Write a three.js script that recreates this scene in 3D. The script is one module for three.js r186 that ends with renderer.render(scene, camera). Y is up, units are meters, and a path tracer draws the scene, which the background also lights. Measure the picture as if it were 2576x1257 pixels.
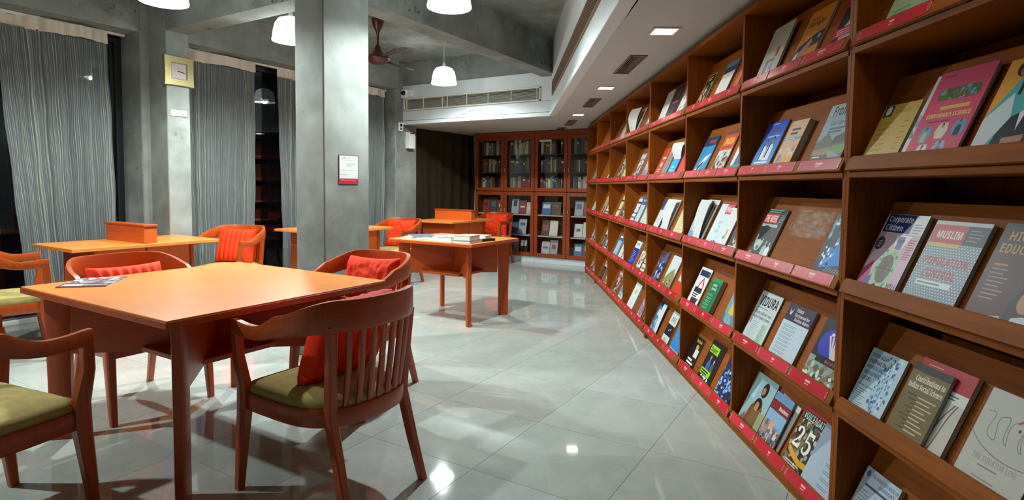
import * as THREE from 'three';
import { RoundedBoxGeometry } from 'three/addons/geometries/RoundedBoxGeometry.js';
import { mergeGeometries, mergeVertices, toCreasedNormals } from 'three/addons/utils/BufferGeometryUtils.js';
import { RectAreaLightUniformsLib } from 'three/addons/lights/RectAreaLightUniformsLib.js';
import { ImprovedNoise } from 'three/addons/math/ImprovedNoise.js';

// ---------------------------------------------------------------- camera, light, exposure
const V3 = THREE.Vector3, D = Math.PI / 180;
const scene = new THREE.Scene();
scene.background = new THREE.Color(0x020205);            // night outside the windows
const camera = new THREE.PerspectiveCamera(2 * Math.atan(628.5 / 1453.5) / D, 2576 / 1257, 0.05, 60);
camera.position.set(0, 1.25, 0);
camera.rotation.set(-3.39 * D, 31.2 * D, 0.684 * D, 'YXZ');
camera.setViewOffset(2576, 1257, 0, 73, 2576, 1257);      // the photograph is cropped off centre
camera.updateProjectionMatrix();
const renderer = new THREE.WebGLRenderer({ antialias: true });
renderer.toneMapping = THREE.LinearToneMapping;
renderer.toneMappingExposure = 0.9;
renderer.shadowMap.enabled = true;
RectAreaLightUniformsLib.init();
const PENDANT = { color: new THREE.Color(0.9, 1.0, 0.99), beam: 18, power: 1.3, glow: 5 };
const DOWNLIGHT = { color: new THREE.Color(1.0, 0.9, 0.78), power: 13, glow: 6 };

// ---------------------------------------------------------------- helpers
let seed = 7;
const rnd = (a = 0, b = 1) => { seed = (seed * 16807) % 2147483647; return a + (b - a) * seed / 2147483647; };
const pick = (l) => l[Math.floor(rnd() * l.length)];
const noise = new ImprovedNoise();
const used = {};
const numbered = (n) => { const k = used[n] = (used[n] ?? -1) + 1; return k ? n + '_' + String(k).padStart(3, '0') : n; };
const tag = (o, label, category, group) => { o.userData = { label, category }; if (group) o.userData.group = group; return o; };
function thing(name, label, category, pos = [0, 0, 0], turn = 0, group) {
  const o = new THREE.Group(); o.name = numbered(name); o.position.set(...pos); o.rotation.y = turn; scene.add(o);
  return tag(o, label, category, group);
}
function obj(name, geo, mat, parent = scene) {
  if (Array.isArray(geo)) geo = geo.length > 1 ? mergeGeometries(geo.map((g) => (g.index ? g.toNonIndexed() : g))) : geo[0];
  const m = new THREE.Mesh(geo, mat); m.name = parent === scene ? numbered(name) : name; parent.add(m); return m;
}
function struct(name, label, geo, mat) { const m = obj(name, geo, mat); m.userData = { kind: 'structure', label }; return m; }
function structGroup(name, label) { const g = new THREE.Group(); g.name = name; g.userData = { kind: 'structure', label }; scene.add(g); return g; }
// uv in metres from the position, u along the axis "grain" wherever the face allows it
function metreUV(g, grain = 0, s = 1) {
  if (!g.attributes.normal) g.computeVertexNormals();
  const p = g.attributes.position, n = g.attributes.normal, uv = new Float32Array(p.count * 2);
  for (let i = 0; i < p.count; i++) {
    const a = [p.getX(i), p.getY(i), p.getZ(i)], b = [Math.abs(n.getX(i)), Math.abs(n.getY(i)), Math.abs(n.getZ(i))];
    const d = b[0] > b[1] && b[0] > b[2] ? 0 : b[1] > b[2] ? 1 : 2, ax = [0, 1, 2].filter((k) => k !== d);
    const u = ax.includes(grain) ? grain : ax[0], v = ax.find((k) => k !== u);
    uv[2 * i] = (a[u] + 0.31 * a[d]) * s; uv[2 * i + 1] = (a[v] + 0.17 * a[d]) * s;
  }
  g.setAttribute('uv', new THREE.BufferAttribute(uv, 2)); return g;
}
// box between two corners
function bx(x0, x1, y0, y1, z0, z1, grain = 0) { const g = new THREE.BoxGeometry(x1 - x0, y1 - y0, z1 - z0); g.translate((x0 + x1) / 2, (y0 + y1) / 2, (z0 + z1) / 2); return metreUV(g, grain); }
function rb(x0, x1, y0, y1, z0, z1, grain = 0, r = 0.004) {
  r = Math.min(r, (x1 - x0) / 2.2, (y1 - y0) / 2.2, (z1 - z0) / 2.2);
  const g = new RoundedBoxGeometry(x1 - x0, y1 - y0, z1 - z0, 1, r); g.translate((x0 + x1) / 2, (y0 + y1) / 2, (z0 + z1) / 2); return metreUV(g, grain);
}
// loft through chamfered rectangular sections [centre, half axis a, half axis b]
function loft(sections, grain = 1, crease = 0.7) {
  const pos = [], idx = [], k = 0.72, ring = [[1, k], [k, 1], [-k, 1], [-1, k], [-1, -k], [-k, -1], [k, -1], [1, -k]], n = sections.length;
  for (const [c, a, b] of sections) for (const [i, j] of ring) pos.push(c.x + a.x * i + b.x * j, c.y + a.y * i + b.y * j, c.z + a.z * i + b.z * j);
  for (let s = 0; s < n - 1; s++) for (let i = 0; i < 8; i++) { const A = s * 8 + i, B = s * 8 + (i + 1) % 8; idx.push(A, B, A + 8, B, B + 8, A + 8); }
  for (let i = 1; i < 7; i++) { idx.push(0, i + 1, i); const o = (n - 1) * 8; idx.push(o, o + i, o + i + 1); }
  let g = new THREE.BufferGeometry(); g.setAttribute('position', new THREE.Float32BufferAttribute(pos, 3)); g.setIndex(idx);
  // make sure the winding points outward
  const c0 = sections[0][0], c1 = sections[1][0], dir = c1.clone().sub(c0), cr = sections[0][1].clone().cross(sections[0][2]);
  if (cr.dot(dir) < 0) { for (let i = 0; i < idx.length; i += 3) { const t = idx[i]; idx[i] = idx[i + 1]; idx[i + 1] = t; } g.setIndex(idx); }
  g = toCreasedNormals(g, crease); return metreUV(g, grain);
}
const v = (x, y, z) => new V3(x, y, z);
const post = (pts, grain = 1) => loft(pts.map(([x, y, z, w, d]) => [v(x, y, z), v(w / 2, 0, 0), v(0, 0, -d / 2)]), grain);
function lathe(pts, seg = 32) { return new THREE.LatheGeometry(pts.map(([r, y]) => new THREE.Vector2(r, y)), seg); }
function tube(pts, r, seg = 16) { return new THREE.TubeGeometry(new THREE.CatmullRomCurve3(pts.map((p) => v(...p))), seg, r, 8); }

// ---------------------------------------------------------------- procedural textures
function data(w, h, f, srgb = true) {
  const a = new Uint8Array(w * h * 4);
  for (let y = 0; y < h; y++) for (let x = 0; x < w; x++) { const c = f(x / w, y / h, x, y), i = (y * w + x) * 4; for (let k = 0; k < 3; k++) a[i + k] = Math.max(0, Math.min(255, c[k])); a[i + 3] = 255; }
  const t = new THREE.DataTexture(a, w, h); t.wrapS = t.wrapT = THREE.RepeatWrapping; t.magFilter = THREE.LinearFilter; t.minFilter = THREE.LinearMipmapLinearFilter; t.generateMipmaps = true;
  if (srgb) t.colorSpace = THREE.SRGBColorSpace; t.needsUpdate = true; return t;
}
// tileable noise on the unit square
const wn = (u, v_, f, z) => { const a = (x, y) => noise.noise(x * f, y * f, z); return a(u, v_) * (1 - u) * (1 - v_) + a(u - 1, v_) * u * (1 - v_) + a(u, v_ - 1) * (1 - u) * v_ + a(u - 1, v_ - 1) * u * v_; };
const fbm = (u, v_, f, z, o = 4) => { let s = 0, a = 1; for (let i = 0; i < o; i++) { s += a * wn(u, v_, f * 2 ** i, z + i * 7.3); a *= 0.55; } return s; };
const grainTex = (rgb, amp, coarse, z) => data(512, 512, (u, w) => {
  const g = 0.7 * wn(u * 0.999, w, 3, z) + noise.noise(u * 5, w * 90, z) * 0.55 + noise.noise(u * 14, w * 260, z + 3) * 0.45 + coarse * fbm(u, w, 4, z + 9, 3), e = Math.min(1, Math.min(u, 1 - u) * 30);
  const k = 1 + amp * g * e; return rgb.map((c) => c * k);
});
const T = {};
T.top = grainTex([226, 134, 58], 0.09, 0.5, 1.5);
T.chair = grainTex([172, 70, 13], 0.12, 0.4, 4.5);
T.shelf = grainTex([140, 74, 14], 0.18, 0.7, 8.5);
T.cabinet = grainTex([140, 58, 12], 0.12, 0.4, 12.5);
T.concrete = data(1024, 1024, (u, w) => {
  const a = fbm(u, w, 3, 2.2, 5), b = fbm(u, w, 14, 5.1, 4), st = fbm(u, w * 0.25, 9, 7.7, 3), pit = Math.max(0, fbm(u, w, 40, 9.4, 2) - 0.42);
  const k = 1 + 0.26 * a + 0.12 * b + 0.10 * st - 0.9 * pit; return [130 * k, 135 * k, 130 * k + 3 * a];
});
T.concreteBump = data(512, 512, (u, w) => { const k = 128 + 70 * fbm(u, w, 6, 3.3, 5) - 160 * Math.max(0, fbm(u, w, 32, 6.6, 2) - 0.35); return [k, k, k]; }, false);
T.tile = data(512, 512, (u, w) => { const k = 1 + 0.05 * fbm(u, w, 5, 1.1, 4) + 0.03 * fbm(u, w, 30, 3.3, 2); return [180 * k, 187 * k, 183 * k]; });
T.fabric = data(256, 256, (u, w, x, y) => { const k = 1 + 0.10 * fbm(u, w, 6, 2.7, 4) + 0.05 * ((x ^ y) & 1) + 0.08 * noise.noise(x * 0.9, y * 0.9, 4); return [164 * k, 148 * k, 88 * k]; });
T.plaster = data(256, 256, (u, w) => { const k = 1 + 0.03 * fbm(u, w, 6, 8.8, 4); return [208 * k, 214 * k, 216 * k]; });
const stripes = []; for (let x = 0; x < 1024;) { stripes.push([x, rnd(0.35, 1), rnd(1.1, 2.4)]); x += rnd(5, 17); }
const stripeAt = new Float32Array(1024); for (const [x, a, w] of stripes) for (let i = -3; i <= 3; i++) { const j = (Math.floor(x) + i + 1024) % 1024; stripeAt[j] = Math.max(stripeAt[j], a * Math.exp(-((i / w) ** 2) * 1.6)); }
T.curtain = data(1024, 512, (u, w, x) => {
  const s = stripeAt[x] * (0.55 + 0.9 * Math.max(-0.5, wn(u, w, 24, 3 + (x % 31)))), g = 1 + 0.08 * fbm(u, w, 10, 5.5, 3);
  return [92 * g + 140 * s, 98 * g + 130 * s, 102 * g + 80 * s];
});
T.curtainAlpha = data(1024, 16, (u, w, x) => { const k = 196 + 59 * Math.min(1, stripeAt[x] * 1.4); return [k, k, k]; }, false);
const rep = (t, x, y = x) => { const c = t.clone(); c.repeat.set(x, y); c.needsUpdate = true; return c; };
const std = (o) => new THREE.MeshStandardMaterial(o);
const phy = (o) => new THREE.MeshPhysicalMaterial(o);
const M = {};
M.top = std({ map: T.top, roughness: 0.34 });
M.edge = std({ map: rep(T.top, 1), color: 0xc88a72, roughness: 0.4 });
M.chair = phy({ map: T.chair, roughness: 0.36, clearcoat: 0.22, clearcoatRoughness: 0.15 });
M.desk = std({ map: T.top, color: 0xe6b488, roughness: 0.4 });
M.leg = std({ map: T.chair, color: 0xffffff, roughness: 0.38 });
M.shelf = phy({ map: T.shelf, roughness: 0.58, specularIntensity: 0.3 });
M.cabinet = phy({ map: T.cabinet, roughness: 0.45 });
M.concrete = std({ map: rep(T.concrete, 0.42), bumpMap: rep(T.concreteBump, 0.8), bumpScale: 0.004, roughness: 0.82 });
M.grout = std({ color: 0x85857e, roughness: 0.9 });
M.tiles = [0xffffff, 0xfafaf6, 0xf4f6f2, 0xfdf9f4].map((c, i) => { const t = T.tile.clone(); t.offset.set(i * 0.27, i * 0.41); t.needsUpdate = true; return phy({ map: t, color: c, roughness: 0.05, specularIntensity: 1 }); });
M.seat = phy({ map: rep(T.fabric, 3), roughness: 0.95, sheen: 0.5, sheenRoughness: 0.6, sheenColor: new THREE.Color(0.35, 0.32, 0.16) });
M.red = phy({ color: 0xec360a, roughness: 0.7, specularIntensity: 0.5 });
M.white = std({ map: rep(T.plaster, 0.7), roughness: 0.6 });
M.ceiling = std({ map: rep(T.plaster, 0.7), color: 0xe9e2da, roughness: 0.75 });
M.plastic = std({ color: 0xe4e4de, roughness: 0.4 });
M.black = std({ color: 0x0c0c10, roughness: 0.35 });
M.dark = std({ color: 0x1b1d22, roughness: 0.5, metalness: 0.3 });
M.track = std({ color: 0xcfcdc4, roughness: 0.5 });
M.grille = std({ color: 0xd9d4c0, roughness: 0.5 });
M.duct = std({ color: 0x8f8e88, roughness: 0.7 });
M.cabGlassShelf = std({ color: 0x39444a, roughness: 0.3 });
M.vent = std({ color: 0x8a6f58, roughness: 0.6 });
M.fan = phy({ color: 0x4a1710, roughness: 0.35, clearcoat: 0.4 });
M.glass = phy({ color: 0xffffff, transmission: 1, thickness: 0, roughness: 0.02, ior: 1.5 });
M.curtain = std({ map: T.curtain, alphaMap: T.curtainAlpha, transparent: true, roughness: 1, side: THREE.DoubleSide });
M.drape = std({ map: rep(T.fabric, 2), color: 0x4a4038, roughness: 1, side: THREE.DoubleSide });
M.header = std({ color: 0xcdbfae, roughness: 1, side: THREE.DoubleSide });
M.paper = std({ color: 0xd9d6cc, roughness: 0.9 });
M.pageEdge = std({ color: 0xb9b3a6, roughness: 0.95 });
M.strip = std({ color: 0xc01f30, roughness: 0.35 });
M.granite = std({ color: 0x565b60, roughness: 0.4 });
M.gold = phy({ color: 0x978a5c, roughness: 0.4, metalness: 0.4, clearcoat: 0.4 });

// ---------------------------------------------------------------- the room
// x runs away from the window wall, -z into the depth of the room; the bookcases stand on a line turned 31.8 degrees
const SLAB = 3.08, BEAM = 2.67, FALSE = 2.17, C0 = [-1.657, -4.89], DIR = [-0.5264, -0.8502], TURN = Math.atan2(-0.8502, 0.5264);
const shelfPoint = (s, y, off) => [C0[0] + DIR[0] * s + 0.8502 * off, y, C0[1] + DIR[1] * s - 0.5264 * off];   // s into the depth, off behind the fronts

{ // floor of large polished tiles
  const f = structGroup('floor', 'polished pale grey tiled floor');
  obj('mortar_bed', bx(-6.6, 6, -0.12, -0.006, -9, 3.2), M.grout, f);
  const P = 0.608, shared = metreUV(new RoundedBoxGeometry(P - 0.0016, 0.03, P - 0.0016, 1, 0.0005), 0), rest = [];
  const keep = (x, z) => { const off = (x - C0[0]) * 0.8502 - (z - C0[1]) * 0.5264; return off < 0.75 && x > -6.5; };
  const list = [];
  for (let i = -12; i < 10; i++) for (let j = -12; j < 9; j++) { const x = -0.215 + (i + 0.5) * P, z = -2.045 + (j + 0.5) * P; if (z > -8.9 && z < 3.2 && keep(x, z)) list.push([x, z]); }
  list.sort((a, b) => Math.hypot(...a) + (a[1] > 0 ? 20 : 0) - Math.hypot(...b) - (b[1] > 0 ? 20 : 0));
  list.forEach(([x, z], i) => {
    if (i < 290) { const m = obj('tile', shared, M.tiles[(i * 7 + (i >> 2)) % 4], f); m.position.set(x, -0.015, z); m.rotation.y = 0; } else { const g = shared.clone(); g.translate(x, -0.015, z); rest.push(g); }
  });
  if (rest.length) obj('tile', rest, M.tiles[1], f).userData.kind = 'stuff';
}
struct('ceiling', 'raw concrete ceiling slab', bx(-6.5, 6, SLAB, SLAB + 0.15, -9, 3.2, 2), M.concrete);
struct('beam', 'concrete beam running from clock pier to column', bx(-5.61, -3.5, BEAM, SLAB, -3.215, -3.005, 0), M.concrete);
struct('beam', 'concrete beam running from column to white bulkhead', bx(-3.6, -3.37, BEAM, SLAB, -6.7, -3.18, 2), M.concrete);
struct('column', 'square concrete column with poster', rb(-3.51, -3.21, 0, SLAB, -3.2, -2.77, 1, 0.012), M.concrete);
struct('pier', 'stepped concrete pier with wall clock', [rb(-6.5, -5.92, 0, SLAB, -3.22, -2.92, 1, 0.008), rb(-5.95, -5.62, 0, SLAB, -3.22, -3.0, 1, 0.008)], M.concrete);
struct('pier', 'concrete pier beside the far curtain', rb(-6.5, -5.98, 0, SLAB, -6.97, -6.5, 1, 0.008), M.concrete);
struct('wall_left', 'concrete lintels above the windows', [bx(-6.5, -5.92, BEAM, SLAB, -2.92, 3.2, 2), bx(-6.5, -5.92, BEAM, SLAB, -6.5, -3.22, 2), bx(-6.5, -6.3, 2.1, SLAB, -9, -6.97, 2)], M.concrete);
struct('wall_rear', 'concrete wall above the white bulkhead', bx(-6, -3.3, 2.7, SLAB, -6.95, -6.69, 0), M.concrete);
struct('wall_far', 'wall behind the glass cabinets', bx(-6.5, -2, 0, 2.3, -8.95, -8.82, 0), M.white);
struct('wall_front', 'concrete wall behind the camera', bx(-6.5, 6, 0, SLAB, 3.1, 3.25, 0), M.concrete);
{ // wall behind the bookcases, parallel to them
  const g = bx(-5.2, 12, 0, SLAB, -0.5, -0.37, 0), m = struct('wall_right', 'white wall behind the bookcases', g, M.white);
  m.position.set(C0[0], 0, C0[1]); m.rotation.y = TURN;
}
{ // windows: dark frames with panes of glass over a low granite sill
  const win = (n, z0, z1, cuts) => {
    const w = structGroup('window_' + n, 'dark framed window with the night behind it'), x = -6.3;
    obj('frame', [bx(x - 0.03, x + 0.03, 0.06, 0.13, z0, z1, 2), bx(x - 0.03, x + 0.03, 2.6, BEAM, z0, z1, 2), ...cuts.map((z) => bx(x - 0.03, x + 0.03, 0.13, 2.6, z - 0.03, z + 0.03, 1))], M.dark, w);
    for (let i = 0; i < cuts.length - 1; i++) obj('pane', bx(x - 0.004, x + 0.004, 0.13, 2.6, cuts[i] + 0.03, cuts[i + 1] - 0.03), M.glass, w);
    obj('sill', rb(-6.45, -6.25, 0, 0.06, z0, z1, 2), M.granite, w);
    obj('sill_edge', rb(-6.255, -6.225, 0, 0.045, z0, z1, 2), M.track, w);
  };
  win(1, -2.92, 3.1, [-2.89, -1.7, -0.5, 0.7, 1.9, 3.07]);
  win(2, -6.5, -3.22, [-6.47, -5.4, -4.3, -3.25]);
  win(3, -8.82, -6.97, [-8.79, -7.9, -7.0]);
}
const VENTS = [[-1.53, -4.19], [-2.56, -5.86], [-3.6, -7.52], [-4.15, -8.3]];
{ // the dropped ceiling over the bookcases with its white bulkheads
  const cx = -3.47, cz = -6.66, far = [cx - DIR[0] * 11.5, cz - DIR[1] * 11.5];
  const s = new THREE.Shape([[-6.3, -6.7], [-6.3, -8.9], [6, -8.9], [6, 3.15], [far[0] + 0.03, 3.15], [cx + 0.03, cz - 0.04]].map(([x, z]) => new THREE.Vector2(x, -z)));
  for (const [x, z] of VENTS) { const h = new THREE.Path(), c = Math.cos(TURN), n = Math.sin(TURN); [[-0.308, -0.054], [-0.308, 0.054], [0.308, 0.054], [0.308, -0.054]].forEach(([a, b], i) => { const q = [x + a * c + b * n, -(z - a * n + b * c)]; i ? h.lineTo(...q) : h.moveTo(...q); }); h.closePath(); s.holes.push(h); }
  const g = new THREE.ExtrudeGeometry(s, { depth: 0.05, bevelEnabled: false }); g.rotateX(-Math.PI / 2); g.translate(0, FALSE, 0);
  struct('ceiling_dropped', 'white dropped ceiling above the bookcases', metreUV(toCreasedNormals(g, 0.5)), M.ceiling);
  const b = structGroup('bulkhead_rear', 'white bulkhead with a long air grille under the rear wall');
  obj('upper_band', [bx(-5.99, cx, 2.54, 2.735, -6.74, cz, 0), bx(-5.99, -5.945, 2.365, 2.54, -6.74, cz, 0), bx(-3.625, cx, 2.365, 2.54, -6.74, cz, 0), bx(-5.945, -3.625, 2.365, 2.376, -6.74, cz, 0)], M.white, b);
  obj('lower_band', bx(-5.99, cx, 2.222, 2.36, -6.74, cz, 0), M.white, b);
  obj('backing', bx(-5.99, cx + 0.02, FALSE, 2.365, -6.78, -6.68, 0), M.white, b);
  obj('moulding', rb(-5.99, cx + 0.012, FALSE - 0.008, 2.214, -6.74, cz + 0.018, 0, 0.006), M.white, b);
  const r = structGroup('bulkhead_side', 'white bulkhead running along the bookcases'); r.position.set(cx, 0, cz); r.rotation.y = TURN;
  obj('fascia', [bx(0, 11.5, 2.222, 2.382, -0.07, 0, 0), bx(0, 11.5, 2.54, SLAB, -0.07, 0, 0), bx(0, 0.295, 2.382, 2.54, -0.07, 0, 0), bx(8.705, 11.5, 2.382, 2.54, -0.07, 0, 0)], M.white, r);
  obj('backing', bx(0, 11.5, FALSE, 2.3, -0.08, -0.01, 0), M.white, r);
  obj('moulding', rb(-0.012, 11.5, FALSE - 0.008, 2.214, -0.07, 0.018, 0, 0.006), M.white, r);
}
{ // air grille on the rear bulkhead
  const g = thing('air_grille', 'long cream slatted air grille on rear white bulkhead', 'air grille', [-5.95, 2.37, -6.66]);
  obj('duct', [bx(-0.02, 2.35, -0.03, 0.2, -0.24, -0.23), bx(-0.02, 2.35, 0.19, 0.2, -0.23, -0.085), bx(-0.02, 2.35, -0.03, -0.02, -0.23, -0.125), bx(-0.03, -0.02, -0.03, 0.2, -0.23, -0.085), bx(2.35, 2.36, -0.03, 0.2, -0.23, -0.085)], M.duct, g);
  obj('frame', [bx(0, 2.33, 0, 0.014, 0, 0.016), bx(0, 2.33, 0.16, 0.174, 0, 0.016), bx(0, 0.014, 0, 0.174, 0, 0.016), bx(2.316, 2.33, 0, 0.174, 0, 0.016)], M.grille, g);
  for (let i = 0; i < 9; i++) { const s = bx(0.014, 2.316, -0.0014, 0.0014, -0.004, 0.004); s.rotateX(0.25); s.translate(0, 0.024 + i * 0.0158, 0.01); obj('slat', s, M.grille, g); }
  for (const x of [0.05, 0.38, 0.73, 0.82, 1.16, 1.52, 1.89, 2.28]) obj('mullion', bx(x - 0.004, x + 0.004, 0.012, 0.162, 0.004, 0.0175), M.grille, g);
}
{ // air grille along the side bulkhead
  const g = thing('air_grille', 'brown slatted air grille running along the side bulkhead', 'air grille', [-3.47 - DIR[0] * 0.3, 2.385, -6.66 - DIR[1] * 0.3], TURN);
  obj('duct', [bx(-0.02, 8.42, -0.04, 0.19, -0.24, -0.23), bx(-0.02, 8.42, 0.18, 0.19, -0.23, -0.075), bx(-0.02, 8.42, -0.04, -0.03, -0.23, -0.075), bx(-0.03, -0.02, -0.04, 0.19, -0.23, -0.075), bx(8.42, 8.43, -0.04, 0.19, -0.23, -0.075)], M.duct, g);
  obj('frame', [bx(0, 8.4, -0.008, 0.006, 0, 0.016), bx(0, 8.4, 0.146, 0.16, 0, 0.016), bx(-0.01, 0.004, -0.008, 0.16, 0, 0.016)], M.vent, g);
  for (let i = 0; i < 7; i++) { const s = bx(0, 8.4, -0.0016, 0.0016, -0.005, 0.005); s.rotateX(0.3); s.translate(0, 0.022 + i * 0.0185, 0.012); obj('slat', s, M.vent, g); }
}
// square downlights and ceiling vents in the dropped ceiling
const where = ['nearest the big bookcase top in view', 'second in the row', 'farthest, before the rear bulkhead corner', 'beside the camera', 'behind the camera'];
[[-1.03, -3.39], [-2.06, -5.04], [-3.11, -6.72], [0.0, -1.74], [1.04, -0.08]].forEach(([x, z], i) => {
  const g = thing('downlight', 'square recessed warm downlight, ' + where[i], 'ceiling light', [x, FALSE, z], TURN, 'square downlights along the bookcases');
  const a = 0.066, b = 0.08;
  obj('trim', [bx(-b, b, -0.008, 0, -b, -a), bx(-b, b, -0.008, 0, a, b), bx(-b, -a, -0.008, 0, -a, a), bx(a, b, -0.008, 0, -a, a)], M.track, g);
  obj('diffuser', bx(-a, a, -0.005, -0.001, -a, a), std({ color: 0xffffff, emissive: DOWNLIGHT.color, emissiveIntensity: DOWNLIGHT.glow }), g);
  const l = new THREE.RectAreaLight(DOWNLIGHT.color, DOWNLIGHT.power, 2 * a, 2 * a); l.name = 'downlight_lamp'; l.position.set(0, -0.01, 0); l.rotation.x = -Math.PI / 2; g.add(l);
});
VENTS.forEach(([x, z], i) => {
  const g = thing('ceiling_vent', 'brown slatted ceiling vent, ' + ['nearest', 'second', 'third', 'farthest and smallest'][i] + ' along the dropped ceiling', 'air vent', [x, FALSE, z], TURN, 'ceiling vents');
  obj('duct', [bx(-0.33, 0.33, 0.2, 0.21, -0.075, 0.075), bx(-0.33, 0.33, 0.05, 0.2, -0.075, -0.065), bx(-0.33, 0.33, 0.05, 0.2, 0.065, 0.075), bx(-0.33, -0.32, 0.05, 0.2, -0.065, 0.065), bx(0.32, 0.33, 0.05, 0.2, -0.065, 0.065)], M.duct, g);
  obj('frame', [bx(-0.32, 0.32, -0.008, 0, -0.062, -0.052), bx(-0.32, 0.32, -0.008, 0, 0.052, 0.062), bx(-0.32, -0.305, -0.008, 0, -0.06, 0.06), bx(0.305, 0.32, -0.008, 0, -0.06, 0.06)], M.vent, g);
  for (let k = 0; k < 6; k++) { const s = bx(-0.305, 0.305, -0.001, 0.001, -0.007, 0.007); s.rotateX(0.6); s.translate(0, -0.006, -0.042 + k * 0.0168); obj('slat', s, M.vent, g); }
});
// ---------------------------------------------------------------- pendants and fan
function pendant(x, z, label) {
  const y = 2.52, g = thing('pendant_lamp', label, 'pendant lamp', [x, y, z], 0, 'white bell pendant lamps');
  const out = [[0.158, 0], [0.16, 0.012], [0.155, 0.03], [0.147, 0.09], [0.132, 0.15], [0.105, 0.19], [0.06, 0.208], [0.022, 0.212]];
  const inn = [[0.02, 0.207], [0.058, 0.203], [0.102, 0.186], [0.129, 0.147], [0.144, 0.088], [0.152, 0.03], [0.155, 0.004], [0.158, 0]];
  obj('shade', lathe([...out, ...inn], 40), phy({ color: 0xffffff, roughness: 0.4, emissive: PENDANT.color, emissiveIntensity: 1.5, side: THREE.DoubleSide }), g);
  obj('bulb', new THREE.SphereGeometry(0.055, 24, 16).translate(0, 0.1, 0), std({ color: 0xffffff, emissive: PENDANT.color, emissiveIntensity: PENDANT.glow }), g);
  obj('holder', lathe([[0.0, 0.27], [0.014, 0.268], [0.02, 0.24], [0.03, 0.2], [0.03, 0.15], [0.0, 0.15]], 16), M.plastic, g);
  obj('cable', tube([[0, 0.25, 0], [0, (SLAB - y + 0.25) / 2, 0.002], [0, SLAB - y, 0]], 0.004, 6), M.plastic, g);
  obj('canopy', lathe([[0, SLAB - y - 0.03], [0.05, SLAB - y - 0.025], [0.078, SLAB - y - 0.008], [0.08, SLAB - y]], 24), M.plastic, g);
  const l = new THREE.PointLight(PENDANT.color, PENDANT.power); l.name = 'pendant_bulb_light'; l.shadow.radius = 2.5; l.position.set(0, 0.03, 0); g.add(l);
  const b = new THREE.SpotLight(PENDANT.color, PENDANT.beam, 0, 82 * D, 0.3); b.name = 'pendant_beam_light'; b.shadow.radius = 1.6; b.position.set(0, 0.035, 0); b.target.position.set(0, -2, 0); b.target.name = 'beam_aim'; g.add(b, b.target);   // straight out of the open rim
}
pendant(-4.28, -2.28, 'white bell pendant lamp cut by top edge left of column');
pendant(-2.58, -3.36, 'white bell pendant lamp cut by top edge right of column');
pendant(-4.42, -3.45, 'white bell pendant lamp half hidden behind the column');
pendant(-4.53, -5.8, 'white bell pendant lamp hanging before the rear bulkhead');
pendant(-4.28, 0.1, 'white bell pendant lamp left of the camera, outside the view');
{
  const g = thing('ceiling_fan', 'dark brown ceiling fan hanging behind the column', 'ceiling fan', [-4.65, 0, -4.77]);
  obj('canopy', lathe([[0.012, 2.89], [0.02, 2.93], [0.055, 3.0], [0.07, 3.06], [0.06, SLAB - 0.005], [0, SLAB]], 24), M.fan, g);
  obj('rod', lathe([[0.012, 2.68], [0.012, 2.96]], 12), M.fan, g);
  obj('motor', lathe([[0, 2.58], [0.06, 2.582], [0.085, 2.6], [0.13, 2.635], [0.135, 2.66], [0.09, 2.68], [0.05, 2.72], [0.03, 2.78], [0.012, 2.8]], 28), M.fan, g);
  for (let i = 0; i < 3; i++) {
    const s = new THREE.Shape(); s.moveTo(0.2, -0.05); s.lineTo(0.62, -0.062); s.quadraticCurveTo(0.66, -0.05, 0.66, 0); s.quadraticCurveTo(0.66, 0.05, 0.62, 0.062); s.lineTo(0.2, 0.05); s.closePath();
    const b = new THREE.ExtrudeGeometry(s, { depth: 0.006, bevelEnabled: false }); b.rotateX(-Math.PI / 2 + 0.14);
    const arm = bx(0.1, 0.24, -0.006, 0.004, -0.018, 0.018);
    const bl = obj('blade', b, M.fan, g); bl.position.y = 2.64; bl.rotation.y = (-23 + 120 * i) * D;
    const ar = obj('blade_arm', arm, M.dark, g); ar.position.y = 2.645; ar.rotation.y = (-23 + 120 * i) * D;
  }
}
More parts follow.
